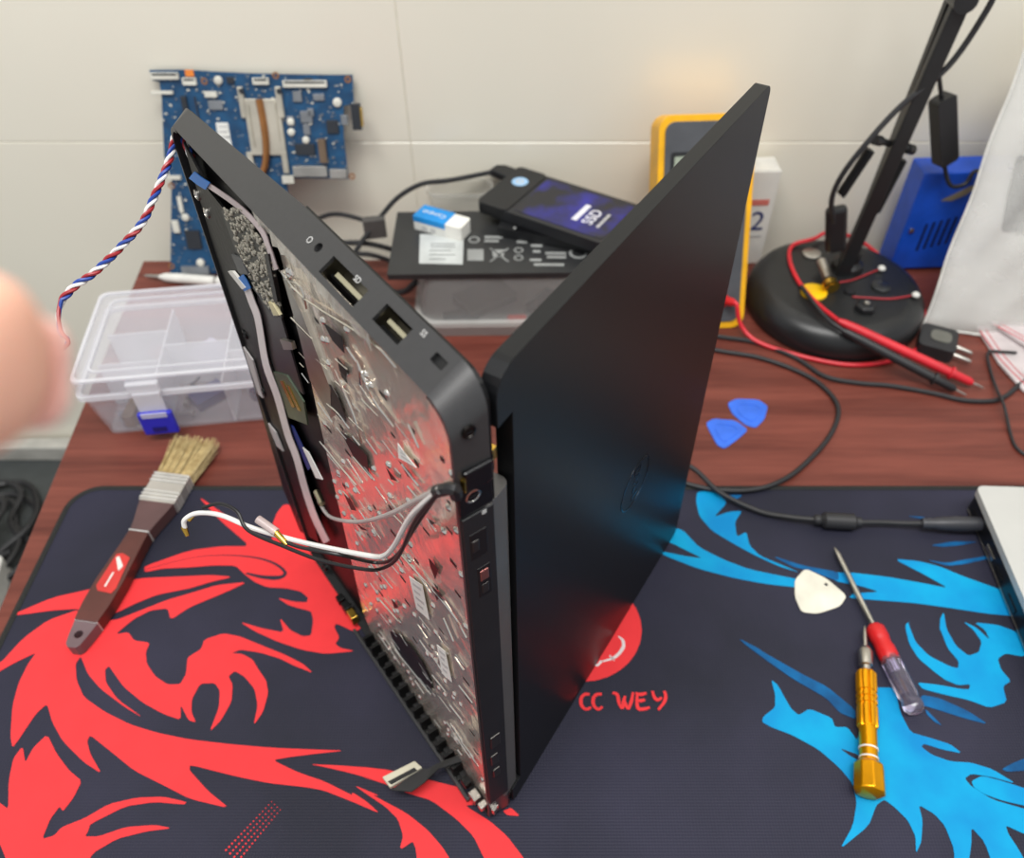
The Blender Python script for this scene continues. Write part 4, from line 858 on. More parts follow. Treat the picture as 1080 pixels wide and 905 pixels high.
for a in ((448,180,470,340), (545,170,570,320)): pc('pressed_rib', *a, 0.0048, M_AL, par=hp_)
for a, m in (((615,412,750,452), STEEL), ((755,424,822,458), STEEL), ((835,175,880,275), M_CHIP), ((870,190,884,262), BRASS), ((710,310,748,400), mat('brown_slot', (110, 92, 74), 0.5)), ((575,450,622,478), M_CRM)):
    pc('edge_connector', *a, 0.006, m)
for a in ((612,130,650,170), (655,80,690,98), (690,140,735,165), (640,205,690,250), (652,255,682,295), (668,195,695,225), (590,225,622,262), (795,220,825,258), (360,75,392,100), (620,330,700,372), (290,165,350,200), (740,240,790,290)):
    pc('chip', *a, 0.0022, M_CHIP if random.random() < 0.5 else M_GS)
for x, y, r in ((330, 88, 16), (783, 172, 17), (606, 245, 14), (608, 285, 14), (664, 315, 14), (205, 610, 15), (262, 782, 16)):
    c = q2(x, y); MB(PCF @ Matrix.Translation((c[0], c[1], 0.0013))).lathe([(0.0001, 0), (r*0.00026, 0), (r*0.00026, 0.003), (r*0.0002, 0.0036), (0.0001, 0.0036)], 12, False).build('capacitor', M_CRM, pcb)
for x, y in ((275, 92), (547, 70), (822, 85), (150, 797), (838, 455), (150, 490)):
    c = q2(x, y); MB(PCF @ Matrix.Translation((c[0], c[1], 0.0013))).prism(circ(0, 0, 0.0034, 14), 0, 0.0004, [circ(0, 0, 0.0018, 10)]).build('mounting_ring', M_CU, pcb)
pc('white_connector', 172, 530, 200, 590, 0.003, M_CRM); pc('white_connector', 152, 622, 186, 668, 0.003, M_CRM); pc('white_lever', 135, 450, 190, 465, 0.004, M_CRM); pc('chip', 200, 660, 270, 730, 0.002, M_CHIP); pc('edge_connector', 190, 795, 300, 826, 0.005, M_GS)
random.seed(9); mb = MB(PCF); mb2 = MB(PCF)
olq = ol
k = 0
while k < 420:
    x = random.uniform(-0.16, 0.13); y = random.uniform(0.0, 0.22)
    if not inpoly(x, y, olq): continue
    a = random.uniform(0.0005, 0.0014); (mb if k % 3 else mb2).box(x-a, x+a, y-a*0.6, y+a*0.6, 0.0013, 0.0014+a); k += 1
tag(mb.build('small_components', M_GS, pcb), kind='stuff'); tag(mb2.build('small_components', M_CRM, pcb), kind='stuff')
# ================================================================== tub, battery, drives
M_TUB = mat('cloudy_tub_plastic', (190, 190, 188), 0.25, alpha=0.26, var=0.02); M_TUBE = mat('cloudy_tub_edge', (206, 204, 200), 0.25, alpha=0.55, var=0.02)
tub = thing('food_tub', 'cloudy clear plastic food tub under the laptop battery', 'container', (-0.02, 0.74, DZ))
TF = frame((-0.118, 0.662, DZ), (1, 0.02, 0), (-0.02, 1, 0))
shell(MB(TF), 0, 0.20, 0, 0.130, 0, 0.018, 0.004, 0.0016, 0.02).build('tub_base', M_TUBE, tub)
shell(MB(TF), -0.002, 0.202, -0.002, 0.132, 0.016, 0.021, 0, 0.006, 0.021, floor=False).build('tub_rim', M_TUBE, tub)
shell(MB(TF), 0.004, 0.196, 0.004, 0.126, 0.020, 0.0725, -0.0, 0.0014, 0.02, floor=False).build('tub_wall', M_TUB, tub)
MB(TF).prism(rrect(0.004, 0.196, 0.004, 0.126, 0.02), 0.0713, 0.0727).build('tub_top', M_TUB, tub)
for k, (x, y, a, b, h, c, nm) in enumerate(((0.105, 0.022, 0.010, 0.004, 0.008, (214, 60, 44), 'bright red plastic bit inside the cloudy tub'), (0.045, 0.03, 0.018, 0.010, 0.006, (70, 72, 74), 'dark grey metal bit inside the cloudy tub'), (0.07, 0.06, 0.03, 0.02, 0.010, (96, 92, 86), 'brownish grey part inside the cloudy tub'), (0.135, 0.05, 0.02, 0.012, 0.008, (60, 60, 62), 'charcoal block inside the cloudy tub'))):
    o = MB(TF @ Matrix.Translation((x, y, 0.0018)) @ Matrix.Rotation(0.3*k, 4, 'Z')).prism(rrect(-a, a, -b, b, 0.002), 0, h).build('spare_part', mat('bit%d' % k, c, 0.45), None, bevel=0.001); tag(o, nm, 'spare part', 'spare parts in the cloudy tub')
M_CUP = mat('clear_cup_plastic', (216, 214, 206), 0.15, alpha=0.14)
tub2 = thing('clear_cup', 'small clear rounded plastic cup behind the laptop battery', 'container', (-0.065, 0.815, DZ))
shell(MB(frame((-0.112, 0.797, DZ), (1, 0, 0), (0, 1, 0))), 0, 0.070, 0, 0.034, 0, 0.088, 0.003, 0.0014, 0.012).build('cup_wall', M_CUP, tub2)
shell(MB(frame((-0.112, 0.797, DZ), (1, 0, 0), (0, 1, 0))), -0.002, 0.072, -0.002, 0.036, 0.086, 0.089, 0, 0.003, 0.014, floor=False).build('cup_rim', M_CUP, tub2)
BZ = 0.0700
b0 = G(408, 290, BZ+0.006); b1 = G(412, 224, BZ+0.006); bxd = V((0.999, 0.02, 0)); 
bt = thing('laptop_battery', 'flat black laptop battery with white label lying on the cloudy tub', 'battery', (b0.x+0.11, b0.y+0.05, BZ))
BF = frame((b0.x, b0.y, BZ), bxd, b1-b0); bdp = (b1-b0).length
M_BAT = mat('battery_black', (44, 45, 46), 0.38)
MB(BF).prism(rrect(0, 0.228, 0, bdp, 0.002), 0, 0.0062).build('battery_pack', M_BAT, bt, bevel=0.0008)
def bq(u, v): p = BF.inverted() @ G(u, v, BZ+0.0062); return p.x, p.y
def bdec(name, px, m, h=0.0003, par=None): return MB(BF).prism([bq(u, v) for u, v in px], 0.0060, 0.0062+h).build(name, m, par or bt)
lb = bdec('white_label', [(442,278),(443,247),(489,249),(488,279)], mat('battery_label', (196, 200, 198), 0.5))
for k, (x0, x1, yy) in enumerate(((454, 480, 257), (454, 480, 260), (453, 476, 264), (453, 480, 268.5), (453, 470, 273))): bdec('print_line', [(x0, yy+0.8), (x0, yy), (x1, yy+0.2), (x1, yy+1)], mat('label_ink', (120, 122, 122), 0.6), 0.0005, lb)
M_BI = mat('battery_print', (150, 152, 150), 0.5)
def bring(u, v, ru, rv, name='printed_ring'):
    c = bq(u, v); r = abs(bq(u+ru, v)[0]-c[0]); MB(BF).prism(circ(c[0], c[1], r, 18), 0.006, 0.0065, [circ(c[0], c[1], r*0.72, 18)]).build(name, M_BI, bt)
bring(500, 253, 6, 5); bring(547, 264, 5, 3); bring(547, 272, 5, 3); bring(610, 267, 10, 7); 
bdec('printed_square', [(493,275),(493,263),(510,263),(510,275)], M_BI)
for (x0, y0, x1, y1) in ((516,276,535,262),(535,276,516,262)): bdec('printed_cross', [(x0, y0), (x0+2, y0), (x1+2, y1), (x1, y1)], M_BI)
bdec('printed_bin', [(520,271),(519,263.5),(532,263.5),(531,271)], M_BI)
for x0, x1, yy in ((511, 530, 250), (511, 526, 254), (545, 556, 255), (560, 572, 259), (562, 570, 265), (559, 571, 274), (575, 597, 267), (577, 597, 271), (563, 595, 279)): bdec('print_line', [(x0, yy+1.4), (x0, yy-1.0), (x1, yy-0.8), (x1, yy+1.6)], M_BI)
# eraser
eP, eQ = G(446, 231, BZ+0.013), G(489, 243, BZ+0.013); ed = (eQ-eP); ed.z = 0; el = ed.length; ed.normalize()
EF = frame((eP.x, eP.y, BZ+0.0065), ed, V((-ed.y, ed.x, 0)))
er = thing('eraser', 'white eraser in a blue paper sleeve on the laptop battery', 'eraser', (eP.x, eP.y, BZ+0.0065))
MB(EF).prism(rrect(0.002, el+0.003, -0.011, 0.011, 0.003), 0, 0.0155).build('rubber_block', mat('eraser_white', (238, 236, 228), 0.6), er, bevel=0.003)
sv = MB(EF).box(-0.004, el*0.68, -0.0116, 0.0116, -0.0003, 0.0160).build('sleeve_lower', PAPER, er, bevel=0.0006)
MB(EF).box(-0.0042, el*0.68+0.0002, -0.0118, 0.0118, 0.0095, 0.0163).build('blue_sleeve', mat('sleeve_blue', (20, 140, 215), 0.5), er, bevel=0.0006)
text('Campus', EF @ Matrix.Translation((el*0.30, 0.0, 0.0164)) @ Matrix.Rotation(math.pi, 4, 'Z'), 0.0085, PAPER, 'sleeve_lettering', er, 0.0001)
for x in (0.006, 0.016): MB(EF).box(x, x+0.006, -0.0119, -0.0115, 0.002, 0.007).build('sleeve_mark', INK, er)
# drives
SZ = BZ+0.0068
def drive(px, z, th, name, label, cat):
    q = [G(u, v, z+th) for u, v in px]; o = q[0]; xd = q[3]-q[0]; xd.z = 0
    t = thing(name, label, cat, (o.x+0.05, o.y, z)); f = frame((o.x, o.y, z), xd, q[1]-q[0]); return t, f, xd.length, (q[1]-q[0]).length
t2, f2, l2, w2_ = drive([(524,240),(560,203),(690,226),(640,262)], SZ, 0.010, 'spare_drive_case', 'slim plain black drive case beneath the drive enclosure', 'drive')
MB(f2).prism(rrect(0, 0.118, 0, 0.074, 0.004), 0, 0.0105).build('case', BLK, t2, bevel=0.0012)
o = MB(f2 @ Matrix.Translation((0.018, 0.004, 0.0105))).lathe([(0.0014, 0), (0.0014, 0.0004)], 10).build('indicator_dot', INK, t2)
MB(f2).box(0.02, 0.1, 0.0, 0.074, 0.0104, 0.0108).build('top_panel', BLKS, t2)
SZ2 = SZ+0.0112
t3, f3, l3, w3 = drive([(503,212),(541,178),(677,203),(630,255)], SZ2, 0.013, 'drive_enclosure', 'black external drive enclosure showing purple printed top', 'drive')
MB(f3).prism(rrect(0, 0.150, 0, 0.082, 0.006), 0, 0.0125).build('enclosure', mat('enclosure_black', (34, 35, 38), 0.36), t3, bevel=0.0022)
hc = MB(f3).prism(rrect(-0.0005, 0.036, -0.0006, 0.0826, 0.006), 0.002, 0.0136).build('end_cap', BLK, t3, bevel=0.002)
c = MB(f3 @ Matrix.Translation((0.018, 0.055, 0.0135))).prism(circ(0, 0, 0.0088, 24), 0, 0.0004).build('pale_blue_badge', mat('badge_blue', (150, 190, 225), 0.35), hc)
MB(f3 @ Matrix.Translation((0.018, 0.055, 0.0139))).prism(circ(0, 0, 0.0045, 16), 0, 0.0001, [circ(0, 0, 0.0025, 12)]).build('badge_mark', INK, c)
M_PUR = mat('purple_print', (46, 44, 150), 0.35, col2=(33, 33, 38), scale=26)
_e = [n for n in M_PUR.node_tree.nodes if n.type == 'VALTORGB'][0].color_ramp.elements; _e[0].position = 0.5; _e[1].position = 0.78
tp3 = MB(f3).prism(rrect(0.040, 0.144, 0.006, 0.076, 0.004), 0.0122, 0.0129).build('printed_panel', M_PUR, t3)
tfm = f3 @ Matrix.Translation((0.1165, 0.036, 0.0130)) @ Matrix.Rotation(math.pi/2, 4, 'Z')
text('SSD', tfm, 0.017, mat('bright_print', (236, 236, 242), 0.5), 'lettering', tp3, 0.0001)
for k in range(7): MB(f3).box(0.0995, 0.1055, 0.022+k*0.0046, 0.0258+k*0.0046, 0.0128, 0.0131).build('blurred_print', MATS['bright_print'], tp3)
for k in range(4): MB(f3).box(0.1275, 0.1305, 0.022+k*0.007, 0.028+k*0.007, 0.0128, 0.0131).build('blurred_print', INK, tp3)
pz = [f3 @ V(p) for p in ((0.006, 0.070, 0.0068), (-0.004, 0.071, 0.0068), (-0.020, 0.072, 0.0072))]
uc = thing('usb_cable', 'thick black usb cable arching from the drive enclosure over grey clip', 'cable', (pz[2].x, pz[2].y, BZ))
MB(frame(pz[1], pz[2]-pz[1], V((0, 0, 1)))).box(-0.002, 0.022, -0.0042, 0.0042, -0.0095, 0.0095).build('usb_plug', BLK, uc, bevel=0.0015)
cy = lambda u, v, y: WP(u, v, y)
MB().tube([pz[2], cy(475,190,min(pz[2].y, .82)-.012), cy(445,194,.796), cy(420,208,.79), cy(402,228,.78), cy(385,250,.765), cy(370,270,.755), cy(350,275,.78)], 0.0027, 8, 6).build('cord', RUB, uc)
gc = cy(397, 238, 0.775)
MB(frame((gc.x-0.0125, gc.y-0.009, gc.z-0.012), (1, 0.2, 0), (-0.2, 1, 0))).prism(rrect(0, 0.024, 0, 0.010, 0.002), 0, 0.022).build('grey_clip', mat('clip_grey', (84, 82, 80), 0.5), uc, bevel=0.001)
for k, (pts, r, lab) in enumerate((
    ([(300,262,.80),(325,238,.80),(350,226,.80),(380,231,.795),(398,240,.785)], 0.0026, 'black cable running into the grey clip behind the laptop'),
    ([(300,285,.77),(335,262,.77),(375,256,.77),(410,262,.775),(440,280,.80)], 0.003, 'black cable bent behind the laptop above the mahogany desk'),
    ([(320,290,.76),(345,272,.755),(385,268,.755),(415,276,.765)], 0.0028, 'lower black cable bent behind the laptop left of the battery'),
    ([(400,320,.735),(425,308,.72),(436,300,.715),(440,296,.72)], 0.0035, 'short black cable end lying left of the cloudy tub'))):
    tag(MB().tube([(lambda p: V((p.x, p.y, max(p.z, DZ+r))))(cy(u, v, y)) for u, v, y in pts], r, 8, 6).build('loose_cable', RUB), lab, 'cable')
# ================================================================== multimeter
M_YEL = mat('yellow_rubber', (242, 178, 8), 0.42); M_MG = mat('meter_grey', (78, 80, 84), 0.4)
m0 = V((0.178, 0.674, DZ)); m1 = V((0.157, 0.764, 0.190)); mup = (m1-m0); mh = mup.length
mm = thing('multimeter', 'yellow holstered digital multimeter leaning back behind the laptop lid', 'multimeter', (m0.x, m0.y, DZ))
MF = frame(m0+V((0, 0.0, 0.0)), (1, 0.06, 0), mup)        # local z points to the camera
MF = MF @ Matrix.Translation((0, 0, -0.012))
hol = rrect(-0.048, 0.048, 0.002, mh, 0.014, 6)
MB(MF).prism(hol, -0.032, 0.010, [rrect(-0.0415, 0.0415, 0.010, mh-0.0065, 0.010, 6)]).build('holster', M_YEL, mm, bevel=0.003, seg=3)
MB(MF).prism(rrect(-0.044, 0.044, 0.006, mh-0.004, 0.01), -0.0315, -0.026).build('holster_back', M_YEL, mm)
mbod = MB(MF).prism(rrect(-0.042, 0.042, 0.0095, mh-0.006, 0.010, 6), -0.026, 0.012).build('meter_body', M_MG, mm, bevel=0.003)
MB(MF).prism(rrect(-0.036, 0.036, mh-0.082, mh-0.034, 0.003), 0.0115, 0.0128).build('screen_surround', BLK, mbod)
MB(MF).prism(rrect(-0.0325, 0.0325, mh-0.078, mh-0.038, 0.002), 0.0127, 0.0132).build('lcd_screen', mat('lcd_grey', (158, 168, 150), 0.25), mbod)
dl = MB(MF @ Matrix.Translation((0, 0.085, 0.012))).lathe([(0.024, 0), (0.023, 0.004), (0.012, 0.005), (0.0, 0.005)], 28, False).build('range_dial', BLK, mbod)
MB(MF @ Matrix.Translation((0, 0.085, 0.016))).box(-0.0025, 0.0025, -0.020, 0.022, 0, 0.006).build('dial_pointer', INK, dl, bevel=0.001)
for x in (-0.024, 0, 0.024): MB(MF @ Matrix.Translation((x, 0.032, 0.012))).lathe([(0.0068, 0), (0.0068, 0.002), (0.0035, 0.002), (0.0035, -0.001)], 16, False).build('probe_jack', RED if x else BLK, mbod)
for x in (-0.026, -0.0, 0.026): MB(MF).prism(rrect(x-0.008, x+0.008, mh-0.099, mh-0.089, 0.002), 0.0118, 0.0140).build('button', BLK, mbod, bevel=0.0006)
MB(MF).prism([(-0.03, mh*0.55), (0.03, mh*0.55), (0.03, mh*0.62), (-0.03, mh*0.62)], -0.034, -0.0318).build('stand_hinge', M_YEL, mm)
ka = MF @ V((0, mh*0.58, -0.034)); kb_ = V((ka.x, ka.y+0.035, DZ))
MB(frame(kb_, (1, 0, 0), ka-kb_)).box(-0.022, 0.022, 0.001, (ka-kb_).length, -0.0015, 0.0015).build('kickstand', M_YEL, mm)
# carton behind
cb = thing('carton', 'small white carton with navy numeral standing behind the multimeter', 'box', (0.245, 0.81, DZ))
CF = frame((0.226, 0.795, DZ), (1, 0.05, 0), (-0.05, 1, 0))
MB(CF).box(0, 0.040, 0, 0.030, 0, 0.116).build('carton_body', PAPER, cb, bevel=0.0006)
fr_c = frame(CF @ V((0.022, -0.0003, 0.0)), (1, 0.05, 0), (0, 0, 1))
text('2', fr_c @ Matrix.Translation((0.004, 0.055, 0)), 0.034, PBL, 'carton_numeral', cb, 0.0001)
MB(fr_c).box(-0.010, 0.012, 0.076, 0.083, 0, 0.0003).build('carton_stripe', mat('faded_red', (214, 120, 108), 0.6), cb)
MB(fr_c).box(-0.004, 0.012, 0.036, 0.038, 0, 0.0003).build('carton_line', INK, cb)
MB(CF).box(0.001, 0.039, 0.001, 0.029, 0.116, 0.1168).build('carton_flap', WHT, cb)
# ================================================================== lamp
LC = V((0.327, 0.715, DZ)); LR = 0.0925; LH = 0.034
lamp = thing('desk_lamp', 'black spring-arm desk lamp on heavy round base', 'lamp', LC)
M_LB2 = mat('lamp_black', (30, 31, 32), 0.36, bump=0.04, bscale=500)
MB(Matrix.Translation(LC)).lathe([(0.0, 0), (LR-0.006, 0), (LR-0.001, 0.003), (LR, 0.010), (LR-0.001, 0.020), (LR-0.006, 0.028), (LR-0.014, LH-0.001), (LR-0.022, LH), (0.0, LH)], 56, False).build('lamp_base', M_LB2, lamp, ang=50)
BT = DZ+LH
piv = G(893, 282, BT); AY = piv.y
a0 = V((piv.x, AY, BT)); a1 = WP(1012, -6, AY-0.015); a2 = WP(1100, -230, AY-0.03)
adir = (a1-a0).normalized()
side = adir.cross(V((0, 1, 0))).normalized()
MB(Matrix.Translation(a0)).lathe([(0.017, 0), (0.016, 0.006), (0.011, 0.010), (0.011, 0.022)], 20).build('swivel_socket', M_LB2, lamp)
def bar(p, q, hw, hd, name, m, par=lamp, b=0.001):
    f = frame(p, q-p, V((0, 1, 0))); return MB(f).box(0, (q-p).length, -hd, hd, -hw, hw).build(name, m, par, bevel=b)
off = V((0, -0.008, 0))
bar(WP(884, 298, AY-0.012), a1+off, 0.0072, 0.004, 'lower_arm', M_LB2)
bar(a0+V((0.004, 0.010, 0.012)), a1-off, 0.0055, 0.004, 'lower_arm_rear', M_LB2)
bar(a1, a2, 0.007, 0.006, 'upper_arm', M_LB2)
MB(axis_frame(a1+V((0, -0.016, 0)), a1+V((0, 0.016, 0)))).lathe([(0.010, 0), (0.010, 0.032)], 18).build('elbow_joint', M_LB2, lamp)
sp1 = WP(1017, 8, AY-0.03); MB(axis_frame(sp1, sp1+V((0, 0.03, 0)))).lathe([(0.005, 0), (0.005, 0.004), (0.003, 0.005), (0.003, 0.03)], 14).build('wing_screw', CHROME, lamp)
# cross pin and springs
pc1, pc2 = WP(922, 147, AY-0.025), WP(962, 158, AY+0.005)
MB(axis_frame(pc1, pc2)).lathe([(0.0048, 0), (0.0048, 0.010), (0.0032, 0.0105), (0.0032, (pc2-pc1).length-0.010), (0.0050, (pc2-pc1).length-0.0095), (0.0050, (pc2-pc1).length)], 14).build('cross_pin', M_LB2, lamp)
def spring(p, q, r, turns, nm='spring'):
    f = axis_frame(p, q); L_ = (q-p).length; pts = [(r*math.cos(2*math.pi*turns*i/(turns*10)), r*math.sin(2*math.pi*turns*i/(turns*10)), L_*i/(turns*10)) for i in range(turns*10+1)]
    MB(f).tube(pts, 0.0010, 5, 1).build(nm, M_LB2, lamp); MB(f).lathe([(r*0.75, 0), (r*0.75, L_)], 10).build('spring_core', M_LB2, lamp)
spring(WP(887, 205, AY-0.022), WP(918, 158, AY-0.024), 0.0042, 22)
spring(WP(924, 222, AY+0.002), WP(952, 168, AY+0.003), 0.0042, 22)
MB(frame(WP(880, 225, AY-0.015), (0.25, 0, -1), (0, 1, 0))).box(-0.008, 0.045, -0.007, 0.004, -0.009, 0.012).build('arm_bracket', M_LB2, lamp, bevel=0.004)
# cord of the lamp with inline switch
ic = thing('lamp_cord', 'black lamp cord with inline rocker switch hanging by the blue case', 'cord', (WP(995, 135, 0.77).x, 0.77, 0.06))
MB().tube([WP(1060, -30, AY-0.02), WP(1040, 12, AY-0.02), WP(1000, 70, AY-0.02), WP(950, 112, AY-0.024), WP(915, 150, AY-0.03), WP(888, 185, AY-0.03), WP(877, 212, AY-0.026), WP(880, 240, AY-0.018)], 0.0027, 8, 6).build('cord', RUB, ic)
MB().tube([WP(985, 58, AY), WP(990, 80, 0.765), WP(993, 102, 0.77)], 0.0022, 8, 5).build('cord', RUB, ic)
sa, sb = WP(994, 102, 0.77), WP(997, 171, 0.77)
sw = MB(frame(sa, sb-sa, V((0.92, 0.35, 0)))).prism(rrect(0, (sb-sa).length, -0.0105, 0.0105, 0.004), -0.007, 0.007).build('inline_switch', BLK, ic, bevel=0.002)
MB(frame(sa, sb-sa, V((0.92, 0.35, 0)))).prism(rrect(0.02, 0.045, -0.005, 0.005, 0.001), -0.0085, -0.0065).build('rocker', BLKS, sw)
MB().tube([sb, WP(997, 180, 0.772), WP(1003, 196, 0.770), WP(1018, 194, 0.772), WP(1030, 180, 0.774), WP(1050, 195, 0.768)], 0.0022, 8, 5).build('cord', RUB, ic)
# ---- bits lying on the magnetic lamp base
def disc(u, v, r, h, name, label, cat, m, group=None, z=BT):
    p = G(u, v, z); o = MB(Matrix.Translation((p.x, p.y, z))).lathe([(0.0001, 0), (r, 0), (r, h*0.8), (r*0.93, h), (0.0001, h)], 22, False).build(name, m); return tag(o, label, cat, group)
disc(856, 268, 0.010, 0.002, 'steel_disc', 'round shiny steel disc on the lamp base', 'disc', STEEL)
disc(858, 309, 0.0135, 0.003, 'yellow_disc', 'round yellow plastic disc on the lamp base', 'disc', mat('yellow_disc', (240, 190, 10), 0.4))
disc(929, 303, 0.010, 0.0025, 'grey_disc', 'dark grey round disc on the lamp base', 'disc', mat('dark_disc', (62, 64, 66), 0.3, metal=0.6))
disc(896, 308, 0.0062, 0.003, 'small_magnet', 'small black round magnet beside the brass motor', 'magnet', BLK)
hn = thing('hex_knob', 'black hexagonal knob with steel stud on the lamp base', 'knob', G(912, 326, BT))
p = G(912, 326, BT); MB(Matrix.Translation(p)).lathe([(0.011, 0), (0.011, 0.005), (0.009, 0.007)], 6).build('hex_body', BLK, hn, bevel=0.001); MB(Matrix.Translation(p)).lathe([(0.003, 0.006), (0.003, 0.009), (0.001, 0.010)], 12).build('stud', STEEL, hn)
mo = thing('small_motor', 'little brass faced motor with steel barrel leaning on the lamp base', 'motor', G(877, 306, BT))
ma, mb_ = G(877, 303, BT+0.0085), G(866, 276, BT+0.012)
mf = axis_frame(ma, mb_); MB(mf).lathe([(0.0, -0.001), (0.0045, -0.001), (0.0045, 0.0), (0.0085, 0.0), (0.0085, 0.006), (0.006, 0.007)], 20, False).build('brass_end', BRASS, mo); MB(mf).lathe([(0.0055, 0.006), (0.0055, 0.012)], 18).build('black_band', BLK, mo); MB(mf).lathe([(0.0055, 0.012), (0.0055, (mb_-ma).length)], 18).build('steel_barrel', STEEL, mo)
M_RW = mat('thin_red_wire', (170, 40, 48), 0.45)
for k, (pts, lab) in enumerate(((((885,298),(900,295),(915,289),(930,283)), 'thin red wire with white bead across the rear of lamp base'), (((899,313),(915,314),(940,315),(966,311)), 'thin red wire with white bead across the front of lamp base'))):
    t = thing('led_lead', lab, 'wire', G(*pts[0], BT)); z = BT+0.0012
    MB().tube([G(u, v, z) for u, v in pts], 0.0009, 6, 5).build('wire', M_RW, t); e = G(*pts[-1], BT+0.003)
    MB().ball(e, 0.0042, (1, 1, 0.7)).build('white_bead', WHT, t)
# ---- test leads
def lead(name, label, pts, m, pa, pb, tipl=0.012):
    t = thing(name, label, 'test lead', (pb.x, pb.y, DZ)); MB().tube(pts+[pa], 0.0022, 8, 6).build('cable', m, t)
    f = axis_frame(pa, pb); l_ = (pb-pa).length
    MB(f).lathe([(0.0024, 0), (0.0038, 0.006), (0.0046, 0.02), (0.0048, l_-0.035), (0.0046, l_-0.024), (0.0066, l_-0.0235), (0.0066, l_-0.021), (0.0046, l_-0.0205), (0.0040, l_-0.003), (0.0022, l_)], 16).build('probe_handle', m, t)
    MB(f).lathe([(0.0011, l_-0.001), (0.0010, l_+tipl-0.003), (0.0001, l_+tipl)], 10).build('probe_tip', STEEL, t); return t
jr = MF @ V((0.024, 0.032, 0.014))
zb = BT+0.0024
redpts = [jr, jr+V((0.010, -0.012, 0.006)), G(781,342,.012), G(800,361,.001), G(850,377,.0), G(900,385,.0), G(945,379,.0), G(972,362,.0), V((0.4245,0.70,0.0)), V((0.414,0.757,0.002)), V((0.385,0.797,0.020)), V((0.345,0.808,0.032)), G(858,252,BT+0.006), G(836,259,zb), G(833,275,zb), G(843,298,zb), G(862,320,zb+0.001)]
pr_a, pr_b = G(884, 338, BT+0.006), G(1026, 404, 0.0045)
ld_r = lead('red_test_lead', 'red multimeter test lead with probe pointing over the desk', redpts, DRED, pr_a, pr_b)
MB(axis_frame(jr-V((0.0, -0.002, 0)), redpts[1])).lathe([(0.0045, 0), (0.0045, 0.012), (0.003, 0.016)], 14).build('jack_plug', RED, ld_r)
jb = MF @ V((0.0, 0.032, 0.014))
pk_a, pk_b = G(888, 348, BT+0.0035), G(1008, 411, 0.0045)
blkpts = [jb, jb+V((0.004, -0.014, 0.004)), G(762,352,.0), G(790,358,.0), G(812,352,.0)]
lead('black_test_lead', 'black multimeter test lead with probe beside the red one', [G(845,302,zb+0.004), G(860,322,zb+0.005), G(874,338,zb+0.004)], mat('lead_black', (34, 34, 36), 0.42), pk_a, pk_b)
# ---- more cables on the desk
tag(MB().tube([G(u, v, -0.0005) for u, v in ((700,349),(740,353),(765,356),(800,362),(840,378),(870,397),(905,404),(940,407),(985,415),(1015,422),(1045,423),(1062,417),(1080,402),(1100,395))], 0.0024, 8, 6).build('power_cord', RUB), 'long black power cord running in front of the lamp base', 'cable')
tag(MB().tube([G(1072,372,.004)]+[G(u, v, z) for u, v, z in ((1055,371,.004),(1042,372,.003),(1045,392,-.001),(1052,412,.003),(1058,425,.006),(1062,440,.002),(1066,458,-.001),(1072,472,-.001),(1086,482,-.001),(1110,490,-.001))], 0.0015, 8, 6).build('thin_cord', RUB), 'thin black wire bending off the zip bags', 'cable')
# ---- blue case
bc = thing('blue_case', 'bright blue metal power supply case behind the white bag', 'power supply', (0.47, 0.83, DZ))
M_BC = mat('blue_painted_metal', (22, 84, 205), 0.35)
BC0 = WP(968, 183, 0.780); 
XF = frame((0.4095, 0.780, DZ), (1, 0.06, 0), (-0.06, 1, 0)); bh = BC0.z-DZ
MB(XF).box(0, 0.105, 0, 0.034, 0.003, bh).build('case_shell', M_BC, bc, bevel=0.002)
for k in range(7): MB(XF @ Matrix.Translation((0.022+k*0.0075, -0.0004, 0.028+k*0.002))).box(0, 0.0028, 0, 0.001, 0, 0.034).build('vent_slot', mat('vent_dark', (12, 24, 70), 0.5), bc)
for x in (0.008, 0.097): MB(axis_frame(XF @ V((x, 0.001, 0.055)), XF @ V((x, -0.003, 0.055)))).lathe([(0.003, 0), (0.003, 0.003), (0.001, 0.0036)], 12).build('case_screw', CHROME, bc)
MB(XF).prism([(0.03, 0), (0.05, 0), (0.06, 0.001), (0.03, 0.001)], 0, 0.001) 
wf = frame(XF @ V((0.028, -0.0004, bh-0.032)), (1, 0.07, 0), (0, 0, 1)); MB(wf).prism([(0, 0), (0.010, 0.006), (0.026, 0.016), (0.034, 0.017), (0.026, 0.006), (0.012, -0.001)], 0, 0.0005).build('torn_sticker', mat('torn_tape', (160, 150, 124), 0.6), bc)
for x in (0.01, 0.09):
    for y in (0.008, 0.03): MB(XF @ Matrix.Translation((x, y, 0))).lathe([(0.005, 0), (0.005, 0.0035)], 10).build('foot', RUB, bc)
